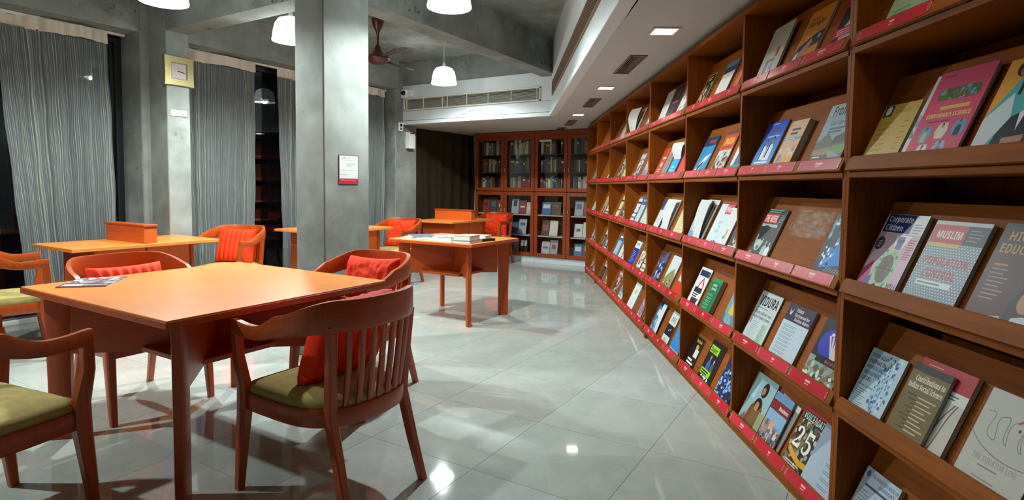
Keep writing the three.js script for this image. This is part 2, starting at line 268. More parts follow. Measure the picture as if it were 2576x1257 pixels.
// ---------------------------------------------------------------- curtains
function curtain(name, label, x, topZ, botZ, y0, y1, mat, folds, amp, header) {
  const g = thing(name, label, 'curtain', [x, 0, (topZ[0] + topZ[1]) / 2], 0, 'curtains along the window wall');
  const cz = (topZ[0] + topZ[1]) / 2, W = topZ[1] - topZ[0], ph = rnd(0, 9);
  const surf = (ya, yb, nx, ny, k, lift) => {
    const pos = [], uv = [], idx = [];
    for (let j = 0; j <= ny; j++) for (let i = 0; i <= nx; i++) {
      const a = i / nx, y = ya + (yb - ya) * j / ny, q = Math.min(1, Math.max(0, (y1 - y) / (y1 - y0))), qe = q;
      const z = (topZ[0] + W * a) * (1 - qe) + (botZ[0] + (botZ[1] - botZ[0]) * a) * qe + 0.004 * Math.sin(y * 9 + a * 30);
      const w = Math.sin(a * folds * 6.28 + ph + 1.4 * Math.sin(a * 7 + ph)) + 0.45 * Math.sin(a * folds * 15.1 + 2 * ph + q);
      pos.push(lift + amp * k * w * (0.7 + 0.5 * q) + 0.03 * Math.sin(q * 3 + a * 5) * k, y, z - cz); uv.push(a * W / 1.25 + 0.13 * ph, y / 2.6);
    }
    for (let j = 0; j < ny; j++) for (let i = 0; i < nx; i++) { const A = j * (nx + 1) + i, B = A + nx + 1; idx.push(A, B, A + 1, A + 1, B, B + 1); }
    const s = new THREE.BufferGeometry(); s.setAttribute('position', new THREE.Float32BufferAttribute(pos, 3)); s.setAttribute('uv', new THREE.Float32BufferAttribute(uv, 2)); s.setIndex(idx); s.computeVertexNormals(); return s;
  };
  obj('cloth', surf(y0, y1 - (header ? 0.09 : 0), 150, 24, 1, 0), mat, g);
  if (header) obj('heading_band', surf(y1 - 0.105, y1, 150, 3, 1.9, 0.014), M.header, g);
}
curtain('sheer_curtain', 'grey pinstriped sheer curtain left of the clock pier', -6.13, [-2.73, -1.9], [-2.78, -2.05], 0.14, 2.645, M.curtain, 4, 0.012, true);
curtain('sheer_curtain', 'grey pinstriped sheer curtain between clock pier and dark gap', -6.13, [-4.27, -3.27], [-4.22, -3.3], 0.14, 2.645, M.curtain, 3, 0.012, true);
curtain('sheer_curtain', 'narrow grey sheer curtain just left of the column', -6.13, [-5.25, -4.6], [-5.2, -4.6], 0.14, 2.645, M.curtain, 3, 0.014, true);
curtain('sheer_curtain', 'grey sheer curtain seen between column and far pier', -6.13, [-6.4, -5.6], [-6.37, -5.65], 0.14, 2.645, M.curtain, 3, 0.012, true);
curtain('heavy_curtain', 'dark brown curtain beside the glass cabinets', -6.16, [-8.75, -7.0], [-8.75, -7.0], 0.08, 2.16, M.drape, 6, 0.03, false);
[[-2.9, 3.0, 'left window'], [-6.48, -3.24, 'window behind the column']].forEach(([a, b, w]) => tag(obj('curtain_track', rb(-6.17, -6.14, 2.645, 2.668, a, b, 2, 0.003), M.track), 'white curtain track above the ' + w, 'curtain rail'));

// ---------------------------------------------------------------- tables and desks
function readingTable(x0, x1, z0, z1, label) {
  const cx = (x0 + x1) / 2, cz = (z0 + z1) / 2, w = (x1 - x0) / 2, d = (z1 - z0) / 2, g = thing('reading_table', label, 'table', [cx, 0, cz], 0, 'square reading tables');
  obj('table_top', rb(-w + 0.003, w - 0.003, 0.742, 0.75, -d + 0.003, d - 0.003, 0, 0.003), M.top, g);
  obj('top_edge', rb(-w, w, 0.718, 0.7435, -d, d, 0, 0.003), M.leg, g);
  const lx = w - 0.11, lz = d - 0.11;
  for (const sx of [-1, 1]) for (const sz of [-1, 1]) {       // boards set on the diagonals
    const a = v(sx, 0, sz).normalize(), b = v(-a.z, 0, a.x);
    const sec = (y, l) => [v(sx * lx, y, sz * lz), a.clone().multiplyScalar(l), b.clone().multiplyScalar(0.021)];
    obj('leg', loft([sec(0, 0.046), sec(0.4, 0.05), sec(0.718, 0.055)], 1), M.leg, g);
  }
  const y = 0.447, s = rb(-0.23, 0.23, y - 0.024, y, -0.23, 0.23, 0, 0.003);
  obj('lower_shelf', s, M.leg, g);
  for (const k of [1, -1]) {                                  // crossed dividers between shelf and top
    const a = v(k * lx, 0, lz), L = a.length() - 0.06; a.normalize(); const b = v(-a.z, 0, a.x).multiplyScalar(0.009);
    obj('divider', loft([[v(-a.x * L, 0.568, -a.z * L), v(0, 0.15, 0), b], [v(a.x * L, 0.568, a.z * L), v(0, 0.15, 0), b]], 0), M.leg, g);
  }
}
readingTable(-3.4, -2.13, -2.245, -1.115, 'large square orange wood reading table in the foreground');
readingTable(-3.83, -2.86, -4.86, -4.06, 'square wood reading table with books, behind the foreground table');
function carrel(x0, x1, z0, z1, label) {
  const cx = (x0 + x1) / 2, cz = (z0 + z1) / 2, w = (x1 - x0) / 2, d = (z1 - z0) / 2, g = thing('study_desk', label, 'desk', [cx, 0, cz], 0, 'study desks along the curtains');
  obj('desk_top', rb(-w, w, 0.722, 0.75, -d, d, 2, 0.004), M.top, g);
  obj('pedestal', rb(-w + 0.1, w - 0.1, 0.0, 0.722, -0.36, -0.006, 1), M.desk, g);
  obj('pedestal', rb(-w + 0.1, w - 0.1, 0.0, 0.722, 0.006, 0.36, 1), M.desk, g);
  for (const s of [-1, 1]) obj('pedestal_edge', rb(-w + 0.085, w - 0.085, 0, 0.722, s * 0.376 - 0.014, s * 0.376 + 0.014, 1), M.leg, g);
  const p = obj('divider', rb(-w + 0.03, w - 0.03, 0.75, 0.885, -0.05, 0.05, 0), M.desk, g);
  obj('divider_cap', rb(-w + 0.022, w - 0.022, 0.885, 0.903, -0.058, 0.058, 0), M.leg, p);
}
carrel(-5.66, -4.96, -3.08, -1.94, 'study desk with low divider behind the foreground chairs');
carrel(-5.62, -4.83, -5.22, -4.14, 'study desk mostly hidden behind the concrete column');
carrel(-5.6, -4.86, -7.52, -6.42, 'study desk with low divider before the dark curtain');

// ---------------------------------------------------------------- chairs
const HW = 0.272, ZB = 0.26, NB = 2.5, Z0 = 0.02, ZF = -0.25;
function plan(t, s = 1) {                                       // U in plan, t 0..1 from the right front round the back to the left front
  const hw = HW * s;
  if (t < 0.25) { const k = t / 0.25; return [hw * (1.0 - 0.04 * (1 - k) ** 2), ZF + (Z0 - ZF) * k]; }
  if (t > 0.75) { const k = (1 - t) / 0.25; return [-hw * (1.0 - 0.04 * (1 - k) ** 2), ZF + (Z0 - ZF) * k]; }
  const a = (t - 0.25) * 2 * Math.PI, c = Math.cos(a), n = Math.sin(a);
  return [hw * Math.sign(c) * Math.abs(c) ** (2 / NB), Z0 + ZB * s * n ** (2 / NB)];
}
const backZ = (x, s = 1) => Z0 + ZB * s * (1 - Math.abs(x / (HW * s)) ** NB) ** (1 / NB);
const sm = (a, b, x) => { x = Math.min(1, Math.max(0, (x - a) / (b - a))); return x * x * (3 - 2 * x); };
function ringBand(prof, t0, t1, n, th, s = 1) {                 // a bent board following the plan; prof(u) gives [centre height, height]
  const sec = [];
  for (let i = 0; i <= n; i++) {
    const t = t0 + (t1 - t0) * i / n, [x, z] = plan(t, s), e = 0.004, A = plan(Math.max(0, t - e), s), B = plan(Math.min(1, t + e), s);
    const nx = B[1] - A[1], nz = -(B[0] - A[0]), l = Math.hypot(nx, nz), [y, h] = prof(Math.abs(t - 0.5) * 2);
    sec.push([v(x, y, z), v(nx / l * th / 2, 0, nz / l * th / 2), v(0, h / 2, 0)]);
  }
  return loft(sec, 0, 0.6);
}
const G = {};
G.rail = ringBand((u) => { const k = sm(0.2, 0.74, u), e = sm(0.8, 1, u); return [0.77 - 0.092 * k + 0.006 * e, 0.116 - 0.062 * k + 0.006 * e]; }, 0.0, 1.0, 64, 0.03, 1.07);
G.apron = (() => { const a = ringBand(() => [0.378, 0.068], 0.02, 0.98, 44, 0.026, 0.94), f = rb(-0.25, 0.25, 0.344, 0.412, -0.252, -0.224, 0, 0.004); return mergeGeometries([a, f.index ? f.toNonIndexed() : f]); })();
G.front = [1, -1].map((s) => post([[s * 0.258, 0, -0.262, 0.03, 0.032], [s * 0.257, 0.16, -0.245, 0.038, 0.042], [s * 0.254, 0.34, -0.226, 0.044, 0.056], [s * 0.255, 0.44, -0.224, 0.042, 0.054], [s * 0.266, 0.56, -0.244, 0.036, 0.042], [s * 0.277, 0.662, -0.236, 0.034, 0.038]]));
G.rear = [1, -1].map((s) => post([[s * 0.208, 0, 0.315, 0.032, 0.032], [s * 0.2, 0.18, 0.262, 0.038, 0.038], [s * 0.195, 0.38, backZ(0.195, 0.94) + 0.004, 0.042, 0.04], [s * 0.203, 0.55, backZ(0.203, 1.0), 0.04, 0.034], [s * 0.213, 0.73, backZ(0.213, 1.07) - 0.001, 0.04, 0.027]]));
G.slats = [-3, -2, -1, 0, 1, 2, 3].map((i) => { const x = i * 0.05; return post([[x * 0.96, 0.4, backZ(x, 0.93) - 0.002, 0.027, 0.013], [x, 0.56, backZ(x, 1.0), 0.027, 0.013], [x * 1.06, 0.73, backZ(x * 1.06, 1.07) - 0.002, 0.027, 0.013]]); });
G.seat = (() => {                                               // domed upholstery
  const N = 64, rings = [[0.93, 0.405], [0.945, 0.425], [0.93, 0.44], [0.85, 0.455], [0.65, 0.466], [0.4, 0.471], [0.18, 0.473]], pos = [], idx = [], out = [];
  for (let i = 0; i < N; i++) { const t = i / N; out.push(t < 0.8 ? plan(t / 0.8) : [-HW * 0.96 + 2 * HW * 0.96 * (t - 0.8) / 0.2, ZF]); }
  for (const [r, y] of rings) for (const [x, z] of out) pos.push(x * r, y, (z + 0.0) * r);
  pos.push(0, 0.474, 0);
  rings.forEach((_, k) => { if (k < rings.length - 1) for (let i = 0; i < N; i++) { const A = k * N + i, B = k * N + (i + 1) % N; idx.push(A, A + N, B, B, A + N, B + N); } });
  const l = (rings.length - 1) * N; for (let i = 0; i < N; i++) idx.push(l + i, pos.length / 3 - 1, l + (i + 1) % N);
  const g = new THREE.BufferGeometry(); g.setAttribute('position', new THREE.Float32BufferAttribute(pos, 3)); g.setIndex(idx); g.computeVertexNormals();
  const n = g.attributes.normal; if (n.getY(pos.length / 3 - 1) < 0) { for (let i = 0; i < idx.length; i += 3) { const q = idx[i]; idx[i] = idx[i + 1]; idx[i + 1] = q; } g.setIndex(idx); g.computeVertexNormals(); }
  return metreUV(g, 0);
})();
function chair(x, z, deg, label) {
  const c = thing('armchair', label, 'chair', [x, 0, z], deg * D, 'round-backed wooden armchairs');
  obj('back_rail', G.rail, M.chair, c); obj('seat_apron', G.apron, M.chair, c); obj('seat', G.seat, M.seat, c);
  for (const g of [...G.front, ...G.rear]) obj('leg', g, M.chair, c);
  for (const g of G.slats) obj('slat', g, M.chair, c);
  return c;
}
// pillows: two skins joined at a seam, one side gathered into plaited ridges
function pillow(w, h, th, plait) {
  const N = 44, pos = [], idx = [], uv = [];
  for (const side of [1, -1]) for (let j = 0; j <= N; j++) for (let i = 0; i <= N; i++) {
    const a = 2 * i / N - 1, b = 2 * j / N - 1, e = Math.max(0, (1 - a ** 4) * (1 - b ** 4)) ** 0.42;
    const pinch = 1 - 0.07 * (1 - Math.abs(a) ** 2) * Math.abs(b) ** 3, pinch2 = 1 - 0.07 * (1 - Math.abs(b) ** 2) * Math.abs(a) ** 3;
    let t = th / 2 * e;
    if (plait) { const q = b * 11 + (Math.floor((a + 1) * 4) % 2) * 0.5, r = (a * 4) % 1; t += e * (0.007 * Math.abs(Math.sin(q * 3.14 + 2.2 * Math.abs(r - 0.5))) + 0.006 * Math.sin(a * 25)); }
    else t += e * 0.012 * (noise.noise(a * 3, b * 3, 1.7) + noise.noise(a * 9, b * 4, 4.2) * 0.8);
    pos.push(a * w / 2 * pinch2, b * h / 2 * pinch, side * t); uv.push(i / N, j / N);
  }
  const K = (N + 1) ** 2;
  for (let s = 0; s < 2; s++) for (let j = 0; j < N; j++) for (let i = 0; i < N; i++) { const A = s * K + j * (N + 1) + i, B = A + N + 1; s ? idx.push(A, B, A + 1, A + 1, B, B + 1) : idx.push(A, A + 1, B, A + 1, B + 1, B); }
  let g = new THREE.BufferGeometry(); g.setAttribute('position', new THREE.Float32BufferAttribute(pos, 3)); g.setIndex(idx); g = mergeVertices(g, 1e-4); g.computeVertexNormals(); return g;
}
G.plain = pillow(0.43, 0.37, 0.11, false); G.plait = pillow(0.4, 0.36, 0.12, true);
function cushion(c, geo, label, dx = 0, lean = 0.25, dy = 0.635, dz = 0.12, roll = 0) {
  const m = tag(obj('cushion', geo, M.red), label, 'cushion', 'red cushions on the armchairs');
  m.rotation.order = 'YXZ'; const q = v(dx, dy, dz).applyAxisAngle(v(0, 1, 0), c.rotation.y).add(c.position);
  m.position.copy(q); m.rotation.set(lean, c.rotation.y, roll); return m;
}
const c1 = chair(-1.875, -1.655, 90, 'round-backed wooden armchair in front, its slatted back to the camera');
const c2 = chair(-2.6, -2.47, 180, 'armchair at the far right side of the foreground table');
const c3 = chair(-3.49, -1.68, -90, 'armchair behind the foreground table, its back showing above the top');
const c4 = chair(-2.64, -0.7, 9, 'armchair cut off at the bottom left corner');
const c5 = chair(-5.13, -1.57, -15, 'armchair at the left edge before the curtain desk');
const c6 = chair(-5.28, -3.38, 203, 'armchair beyond the curtain desk, before the dark window gap');
const c7 = chair(-5.04, -5.47, 186, 'armchair right of the column, behind the hidden desk');
const c8 = chair(-5.1, -7.82, 182, 'armchair in the dark beside the glass cabinets');
cushion(c1, G.plait, 'red plaited cushion in the front armchair', 0.0, 0.4, 0.635, 0.09, 0.04);
cushion(c2, G.plain, 'smooth orange red cushion in the armchair beside the column', 0.0, 0.28, 0.625, 0.12, -0.02);
cushion(c3, G.plait, 'red plaited cushion just above the far edge of the front table', 0, 0.34, 0.605, 0.09, 0);
cushion(c6, G.plait, 'red cushion in the armchair before the dark window gap', 0, 0.24, 0.63, 0.11, 0.03);
cushion(c7, G.plain, 'red cushion in the armchair right of the column', 0, 0.22, 0.63, 0.11, 0);
cushion(c8, G.plain, 'dark red cushion in the armchair beside the glass cabinets', 0, 0.22, 0.63, 0.11, 0);

// ---------------------------------------------------------------- bookcases
const ROW = [1.778, 1.362, 0.947, 0.533, 0.118];               // height of the lip's upper edge, top shelf first
const TILT = 24 * D, BAYNAME = ['nearest', 'second', 'third', 'fourth', 'fifth', 'sixth', 'seventh', 'farthest'], ROWNAME = ['top', 'second', 'third', 'fourth', 'bottom'];
const BAYS = [[-3.952, -3.062], [-3.038, -2.14], [-2.12, -1.25], [-1.23, -0.28], [-0.255, 0.645], [0.665, 1.545], [1.565, 2.47], [2.495, 3.38]];
// print for the red shelf strips: white marks of small lettering and two half rings
const stripTex = (() => {
  const c = document.createElement('canvas'); c.width = 1024; c.height = 512; const q = c.getContext('2d'); q.fillStyle = '#c41c30'; q.fillRect(0, 0, 1024, 512);
  for (let i = 0; i < 8; i++) {
    const y = i * 64; q.fillStyle = ['#c31b2e', '#c9223a', '#b81a28', '#cc2a3c'][i % 4]; q.fillRect(0, y, 1024, 64); q.fillStyle = '#f0d8d4';
    const n = 60 + (i * 53) % 140; for (let k = 0; k < n / 11; k++) q.fillRect(512 - n / 2 + k * 11 + (k % 3), y + 18, 7 + (k * 5 + i) % 3, 13);
    for (let k = 0; k < n / 12; k++) q.fillRect(512 - n / 2.4 + k * 9, y + 39, 6, 6);
    for (const x of [18, 1006]) { q.beginPath(); q.arc(x, y + 32, 15, 0, 7); q.lineWidth = 7; q.strokeStyle = '#e6d6cc'; q.stroke(); q.fillStyle = '#9a3a24'; q.fill(); q.fillStyle = '#f0d8d4'; }
  }
  const t = new THREE.CanvasTexture(c); t.colorSpace = THREE.SRGBColorSpace; return t;
})();
M.stripPrint = std({ map: stripTex, roughness: 0.3 });
function stripGeo(w, h, k) { const g = bx(0, w, 0, h, 0, 0.0012), p = g.attributes.position, u = g.attributes.uv; for (let i = 0; i < p.count; i++) u.setXY(i, p.getX(i) / w, 1 - (k + 1 - p.getY(i) / h) / 8); return g; }
function bookcase(s0, s1, bays, label, first) {                 // s0 near end, s1 far end
  const g = thing('bookcase', label, 'bookcase', shelfPoint(s1, 0, 0), TURN, 'display bookcases in a row'), W = s1 - s0, dp = 0.34;
  const X = (s) => s1 - s;
  for (const s of [s1, s0]) { const x = X(s), k = s === s1 ? 0 : -0.02; obj('side_panel', rb(x + k, x + k + 0.02, 0.0, 2.13, -dp, 0, 1, 0.002), M.shelf, g); }
  for (let i = 0; i < bays.length - 1; i++) { const lo = X(bays[i][1]), hi = X(bays[i + 1][0]); obj('upright', rb(hi, lo, 0.05, 2.11, -dp, 0, 1, 0.002), M.shelf, g); }
  obj('top_board', rb(0.002, W - 0.002, 2.108, 2.134, -dp, 0.004, 0, 0.002), M.shelf, g);
  obj('back_panel', bx(0.01, W - 0.01, 0.02, 2.12, -dp - 0.008, -dp + 0.002, 1), M.shelf, g);
  obj('plinth', bx(0.004, W - 0.004, 0, 0.052, -dp, -0.022, 0), M.shelf, g);
  bays.forEach(([a, b], bi) => ROW.forEach((yr, r) => {
    const x0 = X(b) + 0.001, w = b - a - 0.002, sh = obj('shelf', rb(x0, x0 + w, yr - 0.068, yr - 0.048, -dp + 0.004, 0.004, 0, 0.002), M.shelf, g);
    const pan = bx(0, w, 0, 0.345, -0.008, 0, 0); pan.rotateX(-TILT); pan.translate(x0, yr - 0.047, -0.018); obj('display_panel', pan, M.shelf, sh);
    const lip = rb(0.001, w - 0.001, 0, 0.052, 0, 0.012, 0, 0.002); lip.rotateX(-TILT); lip.translate(x0, yr - 0.047, 0.006); obj('front_lip', lip, M.shelf, sh);
    const bay = Math.max(0, first + bi), bare = bay === 0 && r > 0;
    if (!bare) {
      const n = bay === 0 ? [[0.03, 0.36]] : bay === 1 && r === 1 ? [[0.012, 0.3], [0.3, 0.56], [0.6, 0.88]] : [[0.012, 0.285], [0.3, 0.575], [0.59, 0.865]];
      n.forEach(([p, q], k) => {
        const e = Math.min(q, w - 0.012), st = stripGeo(e - p, 0.043, (bay * 3 + r * 5 + k) % 8); st.translate(p, 0.005, 0.0122); st.rotateX(-TILT); st.translate(x0, yr - 0.047, 0.006); obj('label_strip', st, M.stripPrint, sh);
      });
    }
  }));
}
bookcase(-5.82, -3.05, [[-5.8, -4.89], [-4.87, -3.972], BAYS[0]], 'wooden display bookcase at the right edge, shelf lips of bare wood', -2);
bookcase(-3.05, -0.268, [BAYS[1], BAYS[2], BAYS[3]].reverse().reverse(), 'wooden display bookcase with red strips, second from the right', 1);
bookcase(-0.266, 2.482, [BAYS[4], BAYS[5], BAYS[6]], 'wooden display bookcase with red strips, third from the right', 4);
bookcase(2.484, 3.4, [BAYS[7]], 'narrow last bookcase at the far end of the row', 7);

// ---------------------------------------------------------------- printed covers
const CW = 256, CH = 341; let page, ctx, cell = 48; const pages = [];
function newCell() {
  if (cell >= 48) { const c = document.createElement('canvas'); c.width = 2048; c.height = 2048; ctx = c.getContext('2d'); ctx.fillStyle = '#999'; ctx.fillRect(0, 0, 2048, 2048); const t = new THREE.CanvasTexture(c); t.colorSpace = THREE.SRGBColorSpace; t.anisotropy = 8; page = { t, m: phy({ map: t, roughness: 0.42, specularIntensity: 0.55 }) }; pages.push(page); cell = 0; }
  const k = cell++; return { m: page.m, c: k % 8, r: Math.floor(k / 8) };
}
const R = (x, y, w, h, c) => { ctx.fillStyle = c; ctx.fillRect(x, y, w, h); };
const C = (x, y, r, c, ry = r) => { ctx.fillStyle = c; ctx.beginPath(); ctx.ellipse(x, y, r, ry, 0, 0, 7); ctx.fill(); };
const P = (pts, c) => { ctx.fillStyle = c; ctx.beginPath(); pts.forEach(([x, y], i) => (i ? ctx.lineTo(x, y) : ctx.moveTo(x, y))); ctx.fill(); };
const X = (t, x, y, s, c, o = {}) => { ctx.fillStyle = c; ctx.font = (o.b ?? 'bold') + ' ' + s + 'px ' + (o.f ?? 'sans-serif'); ctx.textAlign = o.a ?? 'left'; if (o.w) ctx.fillText(t, x, y, o.w); else ctx.fillText(t, x, y); };
const B = (x, y, w, n, c, gap = 7, h = 2.4) => { for (let i = 0; i < n; i++) R(x, y + i * gap, w * (0.6 + 0.4 * ((i * 37 + n * 13) % 10) / 10), h, c); };
const blot = (x, y, w, h, cs, n, s) => { for (let i = 0; i < n; i++) C(x + w * rnd(), y + h * rnd(), s * rnd(0.4, 1), pick(cs), s * rnd(0.4, 1)); };
const figure = (x, y, k, skin, cloth, hair) => { P([[x - 26 * k, y + 95 * k], [x - 22 * k, y + 40 * k], [x - 8 * k, y + 26 * k], [x + 8 * k, y + 26 * k], [x + 22 * k, y + 40 * k], [x + 26 * k, y + 95 * k]], cloth); C(x, y + 8 * k, 11 * k, hair, 14 * k); C(x, y + 13 * k, 8.5 * k, skin, 11 * k); R(x - 4 * k, y + 20 * k, 8 * k, 9 * k, skin); };
function print(draw) { const k = newCell(); ctx.save(); ctx.beginPath(); ctx.rect(k.c * CW, k.r * CH, CW, CH); ctx.clip(); ctx.translate(k.c * CW, k.r * CH); ctx.scale(CW / 200, CH / 270); draw(); ctx.restore(); return k; }
// generic covers of the far shelves: [ground, second colour, ink, kind]
const generic = ([g, s, k, n]) => () => {
  R(0, 0, 200, 270, g);
  if (n === 0) { R(20, 20, 110, 16, k); B(20, 60, 150, 14, s, 13, 5); }
  if (n === 1) { R(0, 60, 200, 150, s); blot(20, 70, 160, 130, [g, k, '#c9a68a', s], 26, 26); R(20, 20, 130, 22, k); }
  if (n === 2) { R(0, 0, 200, 70, s); X('', 0, 0, 1, k); R(24, 22, 120, 20, k); B(24, 100, 140, 8, k, 14, 4); }
  if (n === 3) { figure(100, 80, 1.7, '#c08a66', s, '#1c1410'); R(16, 16, 150, 26, k); }
  if (n === 4) { for (let i = 0; i < 6; i++) R(0, i * 46, 200, 20, i % 2 ? s : k); R(30, 90, 140, 60, g); }
};
const GREY = '#8f9290', FIG = {
  green: () => { R(0, 0, 200, 270, '#9fb98a'); B(50, 60, 90, 4, '#5a6e4c', 22, 7); B(30, 170, 110, 3, '#6f8560', 14, 5); },
  teal: () => { R(0, 0, 200, 270, '#7fc0b8'); P([[0, 0], [60, 0], [30, 150], [0, 200]], '#e6ece8'); R(60, 60, 120, 60, '#3f8f88'); C(130, 190, 36, '#dfe9e2'); },
  mustard: () => { R(0, 0, 200, 270, '#c9a44a'); R(0, 248, 200, 22, '#4c6b35'); R(8, 6, 50, 44, '#3a4a20'); C(33, 26, 15, '#dfe3d8', 18); X('JOURNAL', 70, 40, 20, '#8a7030', { f: 'serif', b: '' }); for (let i = 0; i < 8; i++) { B(20, 75 + i * 21, 90, 2, '#8a6c2a', 6, 2); R(150, 78 + i * 21, 28, 3, '#8a6c2a'); } },
  whiteback: () => { R(0, 0, 200, 270, '#dcdcd8'); B(60, 14, 90, 2, '#777', 8, 3); blot(0, 120, 80, 140, ['#aab0b8', '#c8ccd2', '#8f98a4'], 20, 18); R(140, 80, 60, 190, '#7d8086'); },
  pink: () => {
    R(0, 0, 200, 270, '#d0486c'); ctx.save(); ctx.beginPath(); ctx.roundRect(30, 52, 150, 34, 17); ctx.clip(); R(30, 52, 150, 34, '#4f6b34'); blot(30, 52, 150, 34, ['#6f8a3a', '#8a4a3a', '#3f5a2a', '#6fa0b8'], 40, 9); ctx.restore();
    B(20, 16, 60, 1, '#7a2038'); R(60, 102, 104, 10, '#d8b25c'); X("EVERYMAN'S SCIENCE", 22, 133, 17, '#e8d95c', { w: 160 }); B(40, 142, 110, 1, '#5a1a30', 7, 3);
    [[26, 156], [84, 150], [142, 146], [40, 204], [102, 198]].forEach(([x, y], i) => { P([[x + 10, y], [x + 38, y], [x + 46, y + 22], [x + 38, y + 42], [x + 10, y + 42], [x, y + 22]], ['#4fa0c8', '#d6d2c0', '#4f9ed0', '#dfe2de', '#9cb6d8'][i]); figure(x + 23, y + 3, 0.4, '#a87858', ['#c8b890', '#e0d8c8', '#202838', '#5a5048', '#8a6a88'][i], '#20181a'); });
    R(0, 246, 200, 2, '#5a1a30'); C(18, 258, 6, '#e8c8b0'); B(34, 255, 120, 1, '#f0c0c8', 7, 4);
  },
  person: () => {
    R(0, 0, 200, 270, '#4fb0b8'); P([[0, 150], [70, 40], [90, 0], [0, 0]], '#e8a53c'); P([[90, 0], [200, 0], [200, 70], [130, 60]], '#d8452f'); C(60, 30, 26, '#3a2a24', 22); C(60, 36, 15, '#a8704c');
    P([[0, 150], [60, 90], [80, 150], [40, 220], [0, 220]], '#cfe0e6'); R(120, 190, 80, 80, '#e0622c'); R(0, 220, 60, 50, '#2a5a9a'); X('Pe', 62, 96, 62, '#1c1418', { b: 'bold', w: 80 }); X('rspective', 128, 96, 44, '#1c1418', { w: 70 });
    P([[46, 270], [60, 190], [82, 150], [120, 134], [150, 160], [150, 270]], '#151828'); P([[100, 142], [118, 134], [110, 186]], '#e4e4ea'); P([[84, 200], [140, 196], [140, 212], [84, 214]], '#b88a70'); C(122, 112, 20, '#b98064', 26); C(122, 96, 19, '#c9c0b8', 8);
    X('Up', 150, 240, 26, '#e8e8e8');
  },
  corporate: () => {
    R(0, 0, 200, 270, '#d6b4c4'); R(0, 0, 200, 62, '#dedee0'); R(8, 4, 132, 56, '#1c2f78'); X('Corporate', 16, 28, 26, '#eef0f4', { w: 118 }); X('Citizen', 16, 54, 26, '#eef0f4', { w: 92 }); B(150, 30, 40, 4, '#888', 8, 3);
    P([[0, 180], [40, 150], [60, 270], [0, 270]], '#b04a78'); C(64, 90, 0, '#000'); C(26, 96, 21, '#454048'); B(14, 88, 24, 3, '#bbb', 8, 3); P([[90, 66], [160, 66], [138, 112], [104, 112]], '#f0f0ee'); R(106, 70, 30, 40, '#6e6ea8'); R(104, 78, 34, 10, '#3c3c70');
    C(106, 168, 50, '#a8c8a0', 62); blot(66, 112, 80, 108, ['#7fae8a', '#5a8f78', '#c8d8a0', '#8fb8b0'], 46, 8); C(106, 170, 33, '#6e625c', 44); for (let i = 0; i < 6; i++) { ctx.strokeStyle = '#453c38'; ctx.lineWidth = 2.2; ctx.beginPath(); ctx.moveTo(106, 170); ctx.lineTo(106 + 33 * Math.cos(i * 1.05), 170 + 44 * Math.sin(i * 1.05)); ctx.stroke(); }
    P([[40, 210], [60, 190], [70, 250], [110, 262], [60, 270], [44, 262]], '#4560b0'); C(92, 234, 12, '#20202c', 18); R(60, 244, 60, 18, '#26408e'); X('WILL', 150, 226, 24, '#1c1820', { w: 46 }); X('WORK?', 128, 256, 24, '#1c1820', { w: 64 }); B(158, 76, 34, 9, '#b8344a', 7, 3);
  },
  population: () => {
    R(0, 0, 200, 270, '#7f93a4'); for (let y = 0; y < 30; y++) for (let x = 0; x < 20; x++) { C(5 + x * 10 + (y % 2) * 5, 60 + y * 7.4, 2.4, '#e2e4e2', 2); }
    R(0, 0, 200, 16, '#c9cccc'); R(8, 14, 118, 52, '#c5202c'); R(126, 14, 74, 52, '#23293a'); R(8, 66, 112, 9, '#d8b830'); X('MUSLIM', 24, 52, 30, '#f4eeea', { w: 94 }); B(136, 24, 50, 4, '#8c94a8', 9, 3);
    X('POPULATION', 22, 128, 32, '#c02c3c', { w: 160 }); X('CONTROL', 38, 164, 32, '#c02c3c', { w: 120 }); R(30, 172, 128, 14, '#dfe8ea'); B(36, 177, 116, 1, '#6a7c88', 7, 4); R(0, 262, 80, 8, '#b02434'); R(80, 262, 100, 8, '#23293a');
  },
  education: () => {
    R(0, 0, 200, 270, '#55262a'); R(0, 0, 200, 70, '#241c20'); R(150, 0, 50, 270, '#5e2c2c'); X('HIGHER', 24, 44, 31, '#d79a2c', { w: 110 }); X('EDUCATION', 14, 74, 31, '#d79a2c', { w: 150 }); R(20, 100, 36, 5, '#c8882c'); B(20, 112, 56, 8, '#a89890', 10, 3);
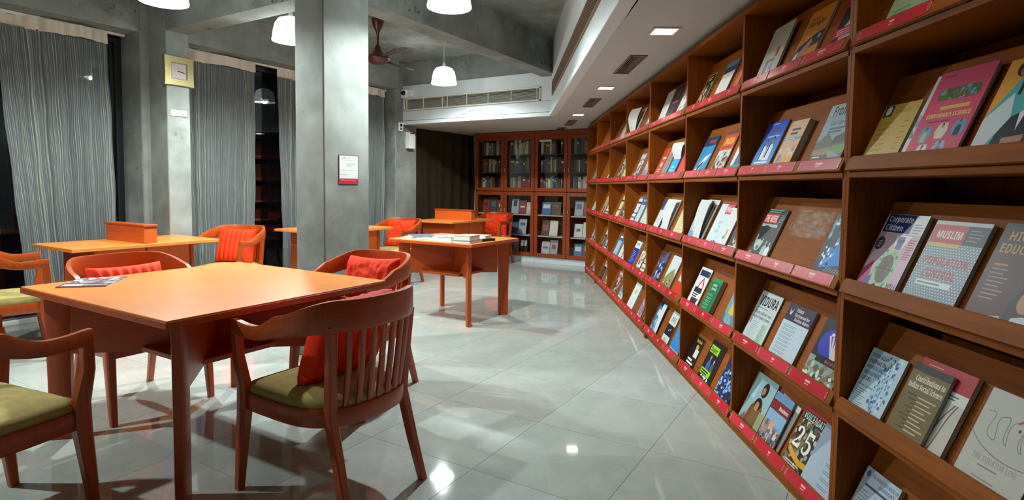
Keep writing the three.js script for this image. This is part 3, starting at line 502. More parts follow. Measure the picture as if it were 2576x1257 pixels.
    P([[118, 110], [160, 90], [200, 100], [150, 124]], '#d8d4d0'); P([[100, 250], [104, 180], [120, 146], [150, 140], [164, 170], [150, 220], [120, 250]], '#2a1614'); C(142, 176, 20, '#c08a6c', 26); P([[116, 250], [124, 214], [150, 206], [190, 222], [200, 250]], '#d4dde4'); P([[40, 250], [60, 222], [96, 216], [110, 236], [130, 250]], '#c9b0a4'); R(0, 250, 200, 20, '#cc3348'); X('PHARMA EDN & INDIAN PHARMA', 8, 266, 15, '#f0dcd8', { w: 186 });
  },
  southasian: () => { R(0, 0, 200, 270, '#bcd3de'); ['SOUTH ASIAN', 'JOURNAL OF', 'BUSINESS AND', 'MANAGEMENT', 'CASES'].forEach((t, i) => X(t, 12, 34 + i * 22, 19, ['#35506e', '#35506e', '#2e72a8', '#2e72a8', '#35506e'][i], { w: 98 })); X('Volume 2 Number 1', 12, 146, 10, '#444'); B(12, 156, 76, 12, '#6c8496', 8, 2.6); for (let i = 0; i < 130; i++) { const a = rnd(), x = 105 + 70 * rnd() + 30 * (rnd() - 0.5) * a, y = 14 + 236 * a; C(x, y, rnd(2, 7), pick(['#4f7fb8', '#7fa8d0', '#2f5a98', '#a9c4dc', '#dfe9f0']), rnd(3, 9)); } },
  redwhite: () => { R(0, 0, 200, 270, '#c9c2b8'); R(0, 0, 200, 60, '#b0202e'); B(30, 16, 80, 4, '#e0a0a0', 8, 3); P([[90, 60], [200, 60], [200, 90], [90, 90]], '#dcdcd6'); B(110, 70, 70, 2, '#555', 8, 3); R(0, 60, 40, 30, '#dcdcd6'); ctx.strokeStyle = '#6e6258'; ctx.lineWidth = 4; for (const k of [0, 24]) { ctx.beginPath(); ctx.moveTo(170 + k / 3, 90); ctx.bezierCurveTo(120 + k, 170, 150 + k, 200, 96 + k, 270); ctx.stroke(); } R(160, 226, 24, 44, '#b0202e'); },
  brown: () => { R(0, 0, 200, 270, '#77633a'); R(0, 0, 200, 26, '#2a2a28'); R(0, 226, 200, 44, '#24262a'); C(26, 248, 9, '#c8c4b4'); B(44, 244, 120, 2, '#8c8a80', 9, 3); X('Contributions to', 36, 56, 25, '#eee8d8', { f: 'serif', w: 150 }); X('Indian Social Science', 14, 80, 25, '#eee8d8', { f: 'serif', w: 176 }); X('new', 76, 38, 9, '#c8a050'); for (let i = 0; i < 9; i++) { R(30 + (i * 17) % 40, 98 + i * 13, 50, 3, '#3f3524'); R(88, 99 + i * 13, 92 - (i * 23) % 40, 4, '#c9bb98'); } },
  doodle: () => { R(0, 0, 200, 270, '#c3c0b6'); ctx.strokeStyle = '#6a6a6a'; ctx.lineWidth = 1.6; for (let k = 0; k < 3; k++) { ctx.beginPath(); ctx.moveTo(20 + k * 50, 60); ctx.bezierCurveTo(80 + k * 30, 40, 10 + k * 60, 110, 60 + k * 45, 120); ctx.bezierCurveTo(90 + k * 20, 130, 40 + k * 40, 70, 70 + k * 40, 60); ctx.stroke(); } ctx.strokeStyle = '#b8452f'; ctx.lineWidth = 5; ctx.beginPath(); ctx.moveTo(110, 62); ctx.quadraticCurveTo(140, 34, 180, 44); ctx.stroke(); C(122, 76, 4, '#6a2a2a'); ctx.strokeStyle = '#8a7f70'; ctx.lineWidth = 2.5; ctx.beginPath(); ctx.moveTo(4, 120); ctx.quadraticCurveTo(80, 176, 200, 150); ctx.stroke(); X('THE EQUATOR LINE', 34, 176, 17, '#9c948a', { f: 'serif', w: 132 }); B(60, 186, 80, 1, '#777', 8, 3); B(56, 214, 70, 3, '#9a8f84', 12, 3); },
  whiteblue: () => { R(0, 0, 200, 270, '#b9c6d0'); X('THE INDIAN JOURNAL OF', 44, 30, 15, '#3a568c', { f: 'serif', w: 150 }); X('COMMERCE', 96, 50, 15, '#3a568c', { f: 'serif' }); C(24, 26, 10, '#4f72a8', 13); R(30, 60, 150, 8, '#3f4f6c'); B(20, 84, 60, 14, '#71828e', 12, 2.6); B(96, 84, 90, 14, '#71828e', 12, 2.6); },
  mind: () => { R(0, 0, 200, 270, '#c9a342'); X('MIND', 40, 60, 46, '#221c14', { f: 'serif', w: 130 }); X('MIND', 40, 104, 46, '#221c14', { f: 'serif', w: 130 }); B(40, 140, 110, 5, '#6e561c', 14, 4); },
  greywhite: () => { R(0, 0, 200, 270, '#b3b0a0'); R(120, 104, 28, 42, '#9a3038'); R(50, 150, 84, 110, '#6c7280'); R(84, 166, 44, 46, '#c9ccc8'); R(98, 172, 30, 32, '#6f90b8'); B(90, 24, 70, 2, '#8a877a', 10, 3); },
  manager: () => { R(0, 0, 200, 270, '#cf861c'); X('Human', 28, 46, 20, '#5a2a14', { b: 'italic bold' }); X('Manager', 24, 74, 34, '#33180c', { b: 'italic bold', w: 140 }); B(130, 104, 50, 4, '#7a4a10', 9, 3); B(14, 120, 50, 4, '#7a4a10', 9, 3); P([[0, 190], [20, 150], [120, 120], [200, 110], [200, 165], [120, 170], [60, 215], [0, 225]], '#2c2a38'); P([[40, 180], [110, 130], [130, 150], [96, 190], [52, 205]], '#b87a68'); P([[10, 190], [36, 168], [44, 206], [10, 220]], '#d8d8d8'); C(170, 134, 10, '#6fa8c8'); X('INTEGRITY', 54, 244, 22, '#6a3c10', { b: '', w: 100 }); },
  redframe: () => { R(0, 0, 200, 270, '#c01c22'); R(16, 70, 168, 184, '#26282c'); figure(100, 84, 1.6, '#b8987c', '#b9bab6', '#2a2a2a'); R(16, 150, 168, 36, '#c42a3a'); B(30, 158, 130, 3, '#eccaca', 9, 4); },
  bluefig: () => { const gr = ctx.createLinearGradient(0, 0, 0, 270); gr.addColorStop(0, '#2244b8'); gr.addColorStop(0.6, '#3f8fd8'); gr.addColorStop(1, '#8fb8b0'); ctx.fillStyle = gr; ctx.fillRect(0, 0, 200, 270); B(40, 14, 110, 1, '#cfd8f0', 6, 3); X('REVIEW', 40, 60, 36, '#5a3a7c', { w: 130 }); R(56, 72, 110, 8, '#9fc4e8'); figure(70, 92, 1.0, '#9a7a6a', '#e8eef4', '#20242c'); figure(128, 82, 1.15, '#9a7a6a', '#dfe8f0', '#161a24'); P([[50, 110], [62, 108], [60, 190], [48, 186]], '#23304c'); P([[110, 110], [122, 102], [118, 180], [106, 176]], '#20283c'); B(30, 196, 140, 3, '#e6eef2', 13, 8); R(0, 236, 200, 34, '#4a6a50'); for (let i = 0; i < 5; i++) R(30 + i * 32, 238, 12, 32, '#dfe6dc'); },
  pastel: () => { R(0, 0, 200, 270, '#d3ab90'); R(0, 0, 20, 20, '#7fa060'); B(50, 44, 110, 2, '#4a3438', 20, 10); R(0, 88, 200, 14, '#6fa8a0'); B(20, 93, 140, 1, '#e0d8c0', 5, 4); R(100, 170, 100, 86, '#dda030'); blot(10, 140, 180, 100, ['#c8405c', '#5a9c98', '#d88a3c', '#7fa8b0', '#e0c8b0'], 34, 15); R(0, 252, 200, 18, '#d6d8d4'); },
  mountain: () => { R(0, 0, 200, 270, '#86a0b0'); R(0, 0, 200, 44, '#a8b8b8'); X('Frontline', 30, 48, 52, '#1e2428', { w: 160, b: 'bold' }); X('Can the River', 46, 84, 22, '#2f4660', { w: 130 }); B(50, 94, 110, 2, '#3f5870', 12, 8); P([[0, 150], [60, 112], [110, 150], [150, 120], [200, 100], [200, 200], [0, 200]], '#55644f'); P([[110, 130], [170, 118], [196, 150], [100, 160]], '#3c3430'); P([[0, 176], [200, 160], [200, 200], [0, 200]], '#6c8f3c'); R(0, 196, 200, 74, '#3c4a38'); P([[90, 180], [150, 190], [190, 206], [120, 210]], '#8a9aa0'); R(16, 186, 70, 10, '#c86a5c'); B(16, 202, 60, 5, '#d8dcd4', 11, 5); R(14, 252, 60, 10, '#3f8fd0'); },
  week: () => { R(0, 0, 200, 270, '#232b2c'); B(16, 6, 170, 2, '#6f9488', 10, 6); R(8, 26, 130, 46, '#c9372c'); X('THE WEEK', 14, 66, 46, '#f0e6de', { w: 118 }); R(10, 76, 150, 14, '#aab8b4'); B(150, 30, 44, 4, '#7f8c88', 10, 4); C(56, 150, 40, '#a9bcae', 56); C(66, 118, 46, '#171a1c', 34); R(28, 140, 20, 14, '#1a2020'); R(66, 142, 20, 14, '#1a2020'); C(60, 190, 13, '#3f6a70', 10); figure(132, 150, 0.9, '#8fa49c', '#9fb8c0', '#1a1c1e'); figure(168, 156, 0.8, '#a8b0a0', '#dfe2dc', '#1a1c1e'); R(8, 226, 70, 44, '#a9c0c8'); R(0, 210, 24, 60, '#6c8a58'); },
  fest: () => { R(0, 0, 200, 270, '#2c3c50'); blot(0, 20, 200, 110, ['#e4e8ea', '#5a8fc0', '#1c2838', '#8fb0c8'], 46, 15); P([[30, 210], [50, 130], [140, 96], [190, 130], [190, 180]], '#1f86d8'); P([[30, 210], [90, 140], [100, 150]], '#5ab0ea'); blot(20, 120, 60, 80, ['#e8ecec', '#243040'], 12, 10); for (let i = 0; i < 7; i++) P([[90 + i * 16, 200], [96 + i * 16, 200], [70 + i * 16, 228], [62 + i * 16, 228]], '#8a9a90'); R(0, 222, 200, 48, '#7fa8cc'); X('Yojana', 76, 246, 20, '#3a5a86', { b: 'italic' }); B(84, 254, 60, 1, '#3a5a86', 6, 4); },
  vidura: () => { R(0, 0, 200, 270, '#c3ccce'); X('VIDURA', 20, 68, 62, '#231a1a', { w: 164 }); B(20, 78, 140, 1, '#777', 6, 3); X('When a River runs', 16, 108, 19, '#27363c', { f: 'serif', w: 160 }); X('angry of many storms', 16, 128, 19, '#27363c', { f: 'serif', w: 160 }); X('I', 16, 158, 28, '#222', { f: 'serif' }); B(34, 144, 76, 15, '#9fb0b4', 8, 3); P([[128, 140], [180, 140], [180, 262], [128, 262]], '#a9c4b0'); B(132, 146, 40, 14, '#7f9c88', 8, 3); },
  purple: () => { R(0, 0, 200, 270, '#bccbd4'); R(0, 0, 200, 76, '#2c1f38'); P([[20, 20], [34, 40], [48, 20], [40, 50], [28, 50]], '#cfc8d8'); X('Vidyā', 66, 30, 18, '#e4dfe8', { f: 'serif' }); X('The Journal for', 66, 50, 17, '#e4dfe8', { f: 'serif', w: 110 }); X('Decision Makers', 76, 68, 17, '#e4dfe8', { f: 'serif', w: 110 }); for (let i = 0; i < 9; i++) B(22, 92 + i * 16, 120, 2, '#8095a8', 6, 2.4); for (let i = 0; i < 4; i++) R(140 + i * 12, 250, 5, 10, '#445'); },
  design: () => { R(0, 0, 200, 270, '#8fa39a'); R(0, 0, 200, 150, '#1e1a26'); C(80, 96, 62, '#2c3ab0', 56); for (let i = 0; i < 9; i++) P([[120, 150], [128, 150], [70 + i * 20, 62], [60 + i * 20, 66]], '#d9c8c8'); blot(60, 10, 140, 60, ['#b0b4c0', '#3a3040', '#e0e0e0'], 26, 10); R(40, 140, 160, 26, '#161318'); X('BEST OF DESIGN', 96, 160, 17, '#c8643a', { w: 100 }); R(150, 118, 50, 30, '#c8502c'); blot(0, 172, 200, 96, ['#b8c8b4', '#5a6a58', '#dfe6d8', '#8a7a58', '#3a4438'], 60, 15); },
  shawl: () => { R(0, 0, 200, 270, '#8fb0b4'); R(0, 0, 60, 120, '#a8c8d4'); C(120, 60, 26, '#1c1416', 34); C(112, 66, 14, '#a87458', 18); P([[40, 250], [62, 150], [92, 112], [140, 110], [164, 150], [150, 270], [40, 270]], '#6b4a24'); C(112, 128, 30, '#191214', 28); C(108, 140, 17, '#b07c54', 22); P([[84, 150], [104, 166], [130, 150], [150, 180], [120, 270], [80, 270]], '#7a5528'); P([[0, 250], [40, 190], [60, 230], [40, 270], [0, 270]], '#8a5a50'); C(8, 250, 8, '#d8d8d4'); R(150, 150, 50, 120, '#8f9a68'); },
  city: () => { R(0, 0, 200, 270, '#5f8cb0'); R(0, 40, 200, 46, '#7a1e24'); X('Business', 90, 74, 26, '#e8e0d8', { f: 'serif', w: 100 }); R(0, 86, 200, 60, '#7fa8c8'); for (let i = 0; i < 60; i++) R(rnd(0, 180), rnd(130, 220), rnd(12, 34), rnd(18, 34), pick(['#d29a74', '#b87a58', '#e0b890', '#5a6070', '#8a98a8'])); for (let i = 0; i < 40; i++) R(rnd(0, 180), rnd(180, 236), rnd(10, 26), rnd(10, 22), pick(['#3f4450', '#59606c', '#7f8890'])); P([[0, 236], [200, 226], [200, 270], [0, 270]], '#d6dade'); },
  greyback: () => { R(0, 0, 200, 270, '#8a867e'); R(0, 0, 200, 30, '#c9c9c4'); P([[60, 20], [140, 24], [170, 60], [110, 50]], '#5c584f'); },
  voice: () => { R(0, 0, 200, 270, '#28241f'); blot(0, 50, 200, 210, ['#8a6a50', '#4a5a60', '#c0b4a0', '#6a2c2c', '#3a3430', '#9a9a94', '#5a6a3c'], 150, 14); R(0, 0, 200, 44, '#c11f2c'); R(10, 14, 182, 34, '#1c2422'); X('VOICE&DATA', 16, 46, 38, '#b9d8cc', { w: 170 }); X('&', 96, 46, 34, '#d8623c'); X('2', 16, 158, 112, '#ece6dc', { f: 'serif', w: 90 }); X('5', 92, 162, 118, '#ece6dc', { f: 'serif', w: 96 }); P([[10, 160], [60, 176], [120, 190], [196, 184], [190, 206], [120, 212], [56, 198], [14, 182]], '#d99a2c'); B(24, 214, 130, 2, '#d8d0c8', 9, 5); R(0, 240, 200, 30, '#221c1c'); B(16, 246, 120, 2, '#8a7a7a', 9, 4); C(164, 254, 9, '#a8aaa4'); },
  bluepaper: () => { R(0, 0, 200, 270, '#aebfce'); P([[0, 0], [90, 0], [0, 150]], '#8a9db0'); for (let i = 0; i < 7; i++) B(100, 70 + i * 26, 84, 2, '#6f8296', 7, 2.6); },
  blackyellow: () => { R(0, 0, 200, 270, '#c08a2c'); R(14, 12, 172, 246, '#241c1a'); B(30, 24, 130, 2, '#c8b898', 16, 10); blot(30, 80, 140, 160, ['#6a6058', '#b0a090', '#3a3430'], 30, 22); },
  whitegreen: () => { R(0, 0, 200, 270, '#dfe0da'); R(0, 0, 200, 70, '#3f7f8c'); R(0, 40, 200, 34, '#243a6c'); B(20, 100, 120, 6, '#b8bab4', 16, 4); },
  orange: () => { R(0, 0, 200, 270, '#dd6a2a'); P([[60, 150], [140, 120], [150, 200], [70, 210]], '#5a2a1c'); R(90, 96, 40, 40, '#e8e0d8'); B(20, 20, 120, 2, '#f0d8b8', 22, 12); },
  bluefly: () => { R(0, 0, 200, 270, '#2f86b8'); R(0, 0, 200, 60, '#1c3a5c'); R(70, 24, 90, 18, '#b8344c'); P([[20, 210], [110, 130], [190, 110], [120, 170], [60, 240]], '#dfeaf0'); P([[40, 190], [120, 150], [110, 180], [60, 220]], '#2c3c50'); P([[0, 200], [60, 230], [40, 270], [0, 270]], '#5ab4d8'); },
  multi: () => { R(0, 0, 200, 270, '#cfcac0'); R(0, 10, 200, 96, '#d2562a'); X('INDIA', 30, 72, 52, '#f4c83c', { w: 140 }); R(30, 80, 130, 16, '#b03a24'); blot(0, 120, 200, 150, ['#6a6e74', '#3a3c40', '#9a9c9c', '#b8a890'], 60, 18); R(0, 0, 200, 14, '#4a5044'); },
  tealwhite: () => { R(0, 0, 200, 270, '#dfe6e4'); R(0, 200, 200, 70, '#1f9a9c'); P([[60, 60], [130, 90], [150, 200], [40, 200]], '#3f6c98'); C(110, 70, 24, '#c8843c'); P([[0, 220], [40, 190], [80, 222], [120, 186], [160, 222], [200, 190], [200, 270], [0, 270]], '#22a0a0'); },
  fan: () => { R(0, 0, 200, 270, '#a9c0c8'); P([[70, 60], [130, 50], [110, 160], [60, 180]], '#283440'); C(110, 120, 26, '#c0ccd0', 40); R(0, 190, 200, 80, '#6f9cb4'); P([[100, 180], [180, 160], [190, 240], [110, 250]], '#8fb4c8'); },
  pitch: () => { R(0, 0, 200, 270, '#c4d3d8'); R(96, 0, 104, 60, '#c02c58'); X('Pitch', 104, 48, 44, '#f0dfe2', { w: 84 }); X('2017', 70, 118, 26, '#8a989c', { w: 70 }); X('IN', 92, 142, 22, '#8a989c'); X('2016', 70, 168, 26, '#8a989c', { w: 70 }); ctx.strokeStyle = '#707a80'; ctx.lineWidth = 2; ctx.beginPath(); ctx.moveTo(110, 220); ctx.lineTo(190, 140); ctx.stroke(); blot(10, 216, 180, 34, ['#2c4470', '#3a5a8c', '#c8d0d0'], 30, 11); P([[70, 250], [86, 212], [104, 210], [120, 250]], '#d2284c'); R(0, 248, 200, 22, '#b8cc2c'); B(20, 256, 150, 1, '#5a6a20', 5, 5); },
  whitetab: () => { R(0, 0, 200, 270, '#cdd6d4'); R(90, 130, 40, 40, '#d88a4c'); R(60, 170, 60, 16, '#3fa08c'); R(10, 226, 70, 40, '#2c9a8c'); },
  bag: () => { R(0, 0, 200, 270, '#dadcdc'); R(20, 20, 170, 36, '#2c3c58'); P([[60, 230], [44, 170], [90, 90], [120, 60], [160, 100], [176, 190], [130, 250]], '#b81f38'); P([[86, 120], [120, 74], [150, 120], [140, 150], [96, 150]], '#dadcdc'); R(40, 128, 130, 30, '#1e2024'); R(30, 160, 140, 32, '#e4e6e4'); B(44, 166, 110, 2, '#3a4046', 13, 8); R(50, 196, 110, 30, '#26282c'); R(40, 230, 60, 40, '#c82a40'); },
  greenj: () => { R(0, 0, 200, 270, '#0f6b3f'); R(0, 0, 200, 30, '#1c8450'); X('Indian', 50, 56, 24, '#cfe4d0', { f: 'serif' }); X('Journal', 50, 80, 24, '#cfe4d0', { f: 'serif' }); for (let i = 0; i < 7; i++) B(30, 108 + i * 22, 120, 2, '#7fb890', 8, 3); },
  yellowblue: () => { R(0, 0, 200, 270, '#6f98a8'); P([[60, 10], [190, 60], [180, 190], [40, 170]], '#ccb83c'); blot(0, 180, 200, 90, ['#5a8498', '#86a8b4', '#4a6c80'], 30, 20); },
  blackmag: () => { R(0, 0, 200, 270, '#1c1a18'); X('Outlook', 60, 44, 34, '#dca82c', { w: 120 }); C(130, 76, 30, '#c8a040', 20); R(110, 90, 80, 60, '#c9ccc8'); B(30, 170, 150, 4, '#e4e0d8', 24, 14); },
  greenblack: () => { R(0, 0, 200, 270, '#15161c'); R(16, 30, 130, 44, '#8cc41c'); X('Super', 24, 66, 36, '#17200c', { w: 110 }); figure(80, 84, 1.1, '#b8947c', '#2c5aa0', '#181414'); figure(140, 96, 1.0, '#c8a48c', '#4a4e5a', '#181414'); R(10, 170, 150, 36, '#8cc41c'); B(20, 178, 130, 2, '#20300c', 14, 8); R(30, 208, 120, 10, '#dfe2e0'); blot(20, 216, 170, 50, ['#d8d8d4', '#30405c', '#101218'], 26, 14); },
  bluecity: () => { R(0, 0, 200, 270, '#1c2a4c'); R(0, 0, 200, 70, '#222434'); R(120, 40, 80, 60, '#dfe0e4'); blot(0, 90, 200, 150, ['#2f62b0', '#1a3a80', '#6a9ad8', '#101c3c', '#9ab8dc'], 80, 15); for (let i = 0; i < 4; i++) P([[0, 220 + i * 13], [200, 240 + i * 13], [200, 245 + i * 13], [0, 226 + i * 13]], '#c8d0dc'); },
  bluejournal: () => { R(0, 0, 200, 270, '#c0cbcf'); R(0, 0, 200, 90, '#26407c'); P([[110, 0], [160, 0], [120, 90], [80, 90]], '#88b4d8'); R(0, 236, 200, 34, '#26407c'); B(30, 120, 130, 5, '#9aa8b0', 16, 4); },
  newsletter: () => { R(0, 0, 200, 270, '#ccd4d4'); B(20, 20, 160, 18, '#aab4b8', 13, 4); },
  paleyellow: () => { R(0, 0, 200, 270, '#cdc89c'); B(30, 30, 140, 14, '#a8a478', 15, 4); },
  bluepattern: () => { R(0, 0, 200, 270, '#4a5878'); R(0, 0, 200, 50, '#3a4256'); C(150, 30, 20, '#b83a4a'); blot(10, 60, 180, 200, ['#8fa8d8', '#1c2244', '#c8d0e8', '#34448c', '#12142c'], 70, 17); },
  mountainwhite: () => { R(0, 0, 200, 270, '#c5cfd0'); P([[0, 180], [80, 120], [140, 90], [200, 150], [200, 270], [0, 270]], '#8a8658'); blot(20, 180, 160, 90, ['#c8c49c', '#6a6840', '#dfe0d0', '#3c3c28'], 50, 13); },
  rededge: () => { R(0, 0, 200, 270, '#cfd2d2'); R(0, 100, 200, 110, '#d8311c'); },
  blueopen: () => { R(0, 0, 200, 270, '#2c7ec0'); R(0, 0, 200, 40, '#1c3c68'); P([[40, 60], [160, 80], [140, 120], [20, 110]], '#cfd8dc'); blot(10, 140, 180, 120, ['#4aa0d8', '#8cc8e8', '#2466a8', '#c88a5c'], 40, 20); },
  whiteblack: () => { R(0, 0, 200, 270, '#cbd0d0'); R(0, 100, 200, 80, '#1a1a1e'); for (let i = 0; i < 3; i++) P([[60 + i * 40, 40], [72 + i * 40, 40], [60 + i * 40, 80], [48 + i * 40, 80]], '#26282c'); C(90, 140, 8, '#e0e0e0'); C(130, 130, 8, '#e0e0e0'); for (let i = 0; i < 2; i++) P([[70 + i * 40, 200], [80 + i * 40, 200], [66 + i * 40, 240], [56 + i * 40, 240]], '#26282c'); },
  bluewhite: () => { R(0, 0, 200, 270, '#1f88cc'); R(0, 222, 200, 48, '#dfe4e6'); },
  orangejournal: () => { R(0, 0, 200, 270, '#b8421c'); R(0, 244, 200, 26, '#c9c4bc'); R(80, 80, 100, 16, '#dcd0c4'); C(120, 140, 26, '#e0d8d0', 20); B(60, 176, 110, 2, '#dcd0c4', 16, 6); },
  cyan: () => { R(0, 0, 200, 270, '#1f9fdc'); B(50, 170, 90, 3, '#7fd0ec', 22, 12); },
  red: () => { R(0, 0, 200, 270, '#d4362c'); R(20, 20, 160, 30, '#e87a64'); },
  plum: () => { R(0, 0, 200, 270, '#3a2230'); R(40, 120, 140, 10, '#8a7a88'); B(40, 30, 120, 3, '#6a4a5c', 18, 8); },
  tan: () => { R(0, 0, 200, 270, '#96796a'); R(20, 20, 150, 40, '#b09484'); },
};

// ---------------------------------------------------------------- magazines
const covers = {};
function coverGeo(w, h, k) {
  const key = [w, h, k.c, k.r, k.m.uuid].join(), g = new THREE.BoxGeometry(w, h, 0.0012), p = g.attributes.position, n = g.attributes.normal, u = g.attributes.uv;
  for (let i = 0; i < p.count; i++) {
    const a = n.getZ(i) > 0.5 ? p.getX(i) / w + 0.5 : 0.02 + 0.02 * (p.getX(i) / w + 0.5), b = n.getZ(i) > 0.5 ? p.getY(i) / h + 0.5 : 0.97;
    u.setXY(i, (k.c + 0.012 + 0.976 * a) / 8, 1 - (k.r + 0.012 + 0.976 * (1 - b)) * CH / 2048);
  }
  return covers[key] = g;
}
function magazine(bay, row, t, w, h, th, label, draw, o = {}) {
  const cap = BAYS[bay][1], yr = ROW[row], kind = o.kind ?? (th > 0.014 ? 'journal' : 'magazine');
  const slot = `${o.short ? '' : ', '}${ROWNAME[row]} shelf of ${BAYNAME[bay]} bay`;
  const g = thing(kind, `${label}${slot}`, kind, shelfPoint(cap - t - w / 2, yr - 0.045 + (o.up ?? 0), 0.0), TURN, 'publications displayed on the bookcases');
  g.rotation.order = 'YXZ'; g.rotation.x = -TILT + (o.lean ?? 0); g.rotation.z = o.roll ?? 0;
  const z0 = -0.016 + (o.z ?? 0), k = print(draw);
  obj('pages', bx(-w / 2 + 0.001, w / 2 - 0.002, 0.001, h - 0.001, z0, z0 + th), o.edge ?? M.pageEdge, g);
  const c = obj('cover', coverGeo(w, h, k), k.m, g); c.position.set(0, h / 2, z0 + th + 0.0008);
  if (o.curl) {                                                 // a page hanging forward
    const [x0, x1, y0, fall, mat] = o.curl, N = 14, pos = [], uv = [], idx = [];
    for (let j = 0; j <= N; j++) for (let i = 0; i <= 6; i++) { const b = j / N, a = i / 6, d = fall * Math.sin(b * 1.9) * (1 - 0.55 * a); pos.push((x0 + (x1 - x0) * a) * w - w / 2 - d * 0.5, y0 * h + (h * 1.0 - y0 * h) * b - d * 0.35 * b, z0 + th + 0.004 + d); uv.push(a, b); }
    for (let j = 0; j < N; j++) for (let i = 0; i < 6; i++) { const A = j * 7 + i, Bq = A + 7; idx.push(A, A + 1, Bq, A + 1, Bq + 1, Bq); }
    const s = new THREE.BufferGeometry(); s.setAttribute('position', new THREE.Float32BufferAttribute(pos, 3)); s.setAttribute('uv', new THREE.Float32BufferAttribute(uv, 2)); s.setIndex(idx); s.computeVertexNormals();
    obj('loose_page', s, mat, g);
  }
  return g;
}
M.curlWhite = std({ color: 0xc9ccca, roughness: 0.7, side: THREE.DoubleSide });
M.curlCyan = std({ color: 0x2aa6dc, roughness: 0.5, side: THREE.DoubleSide });
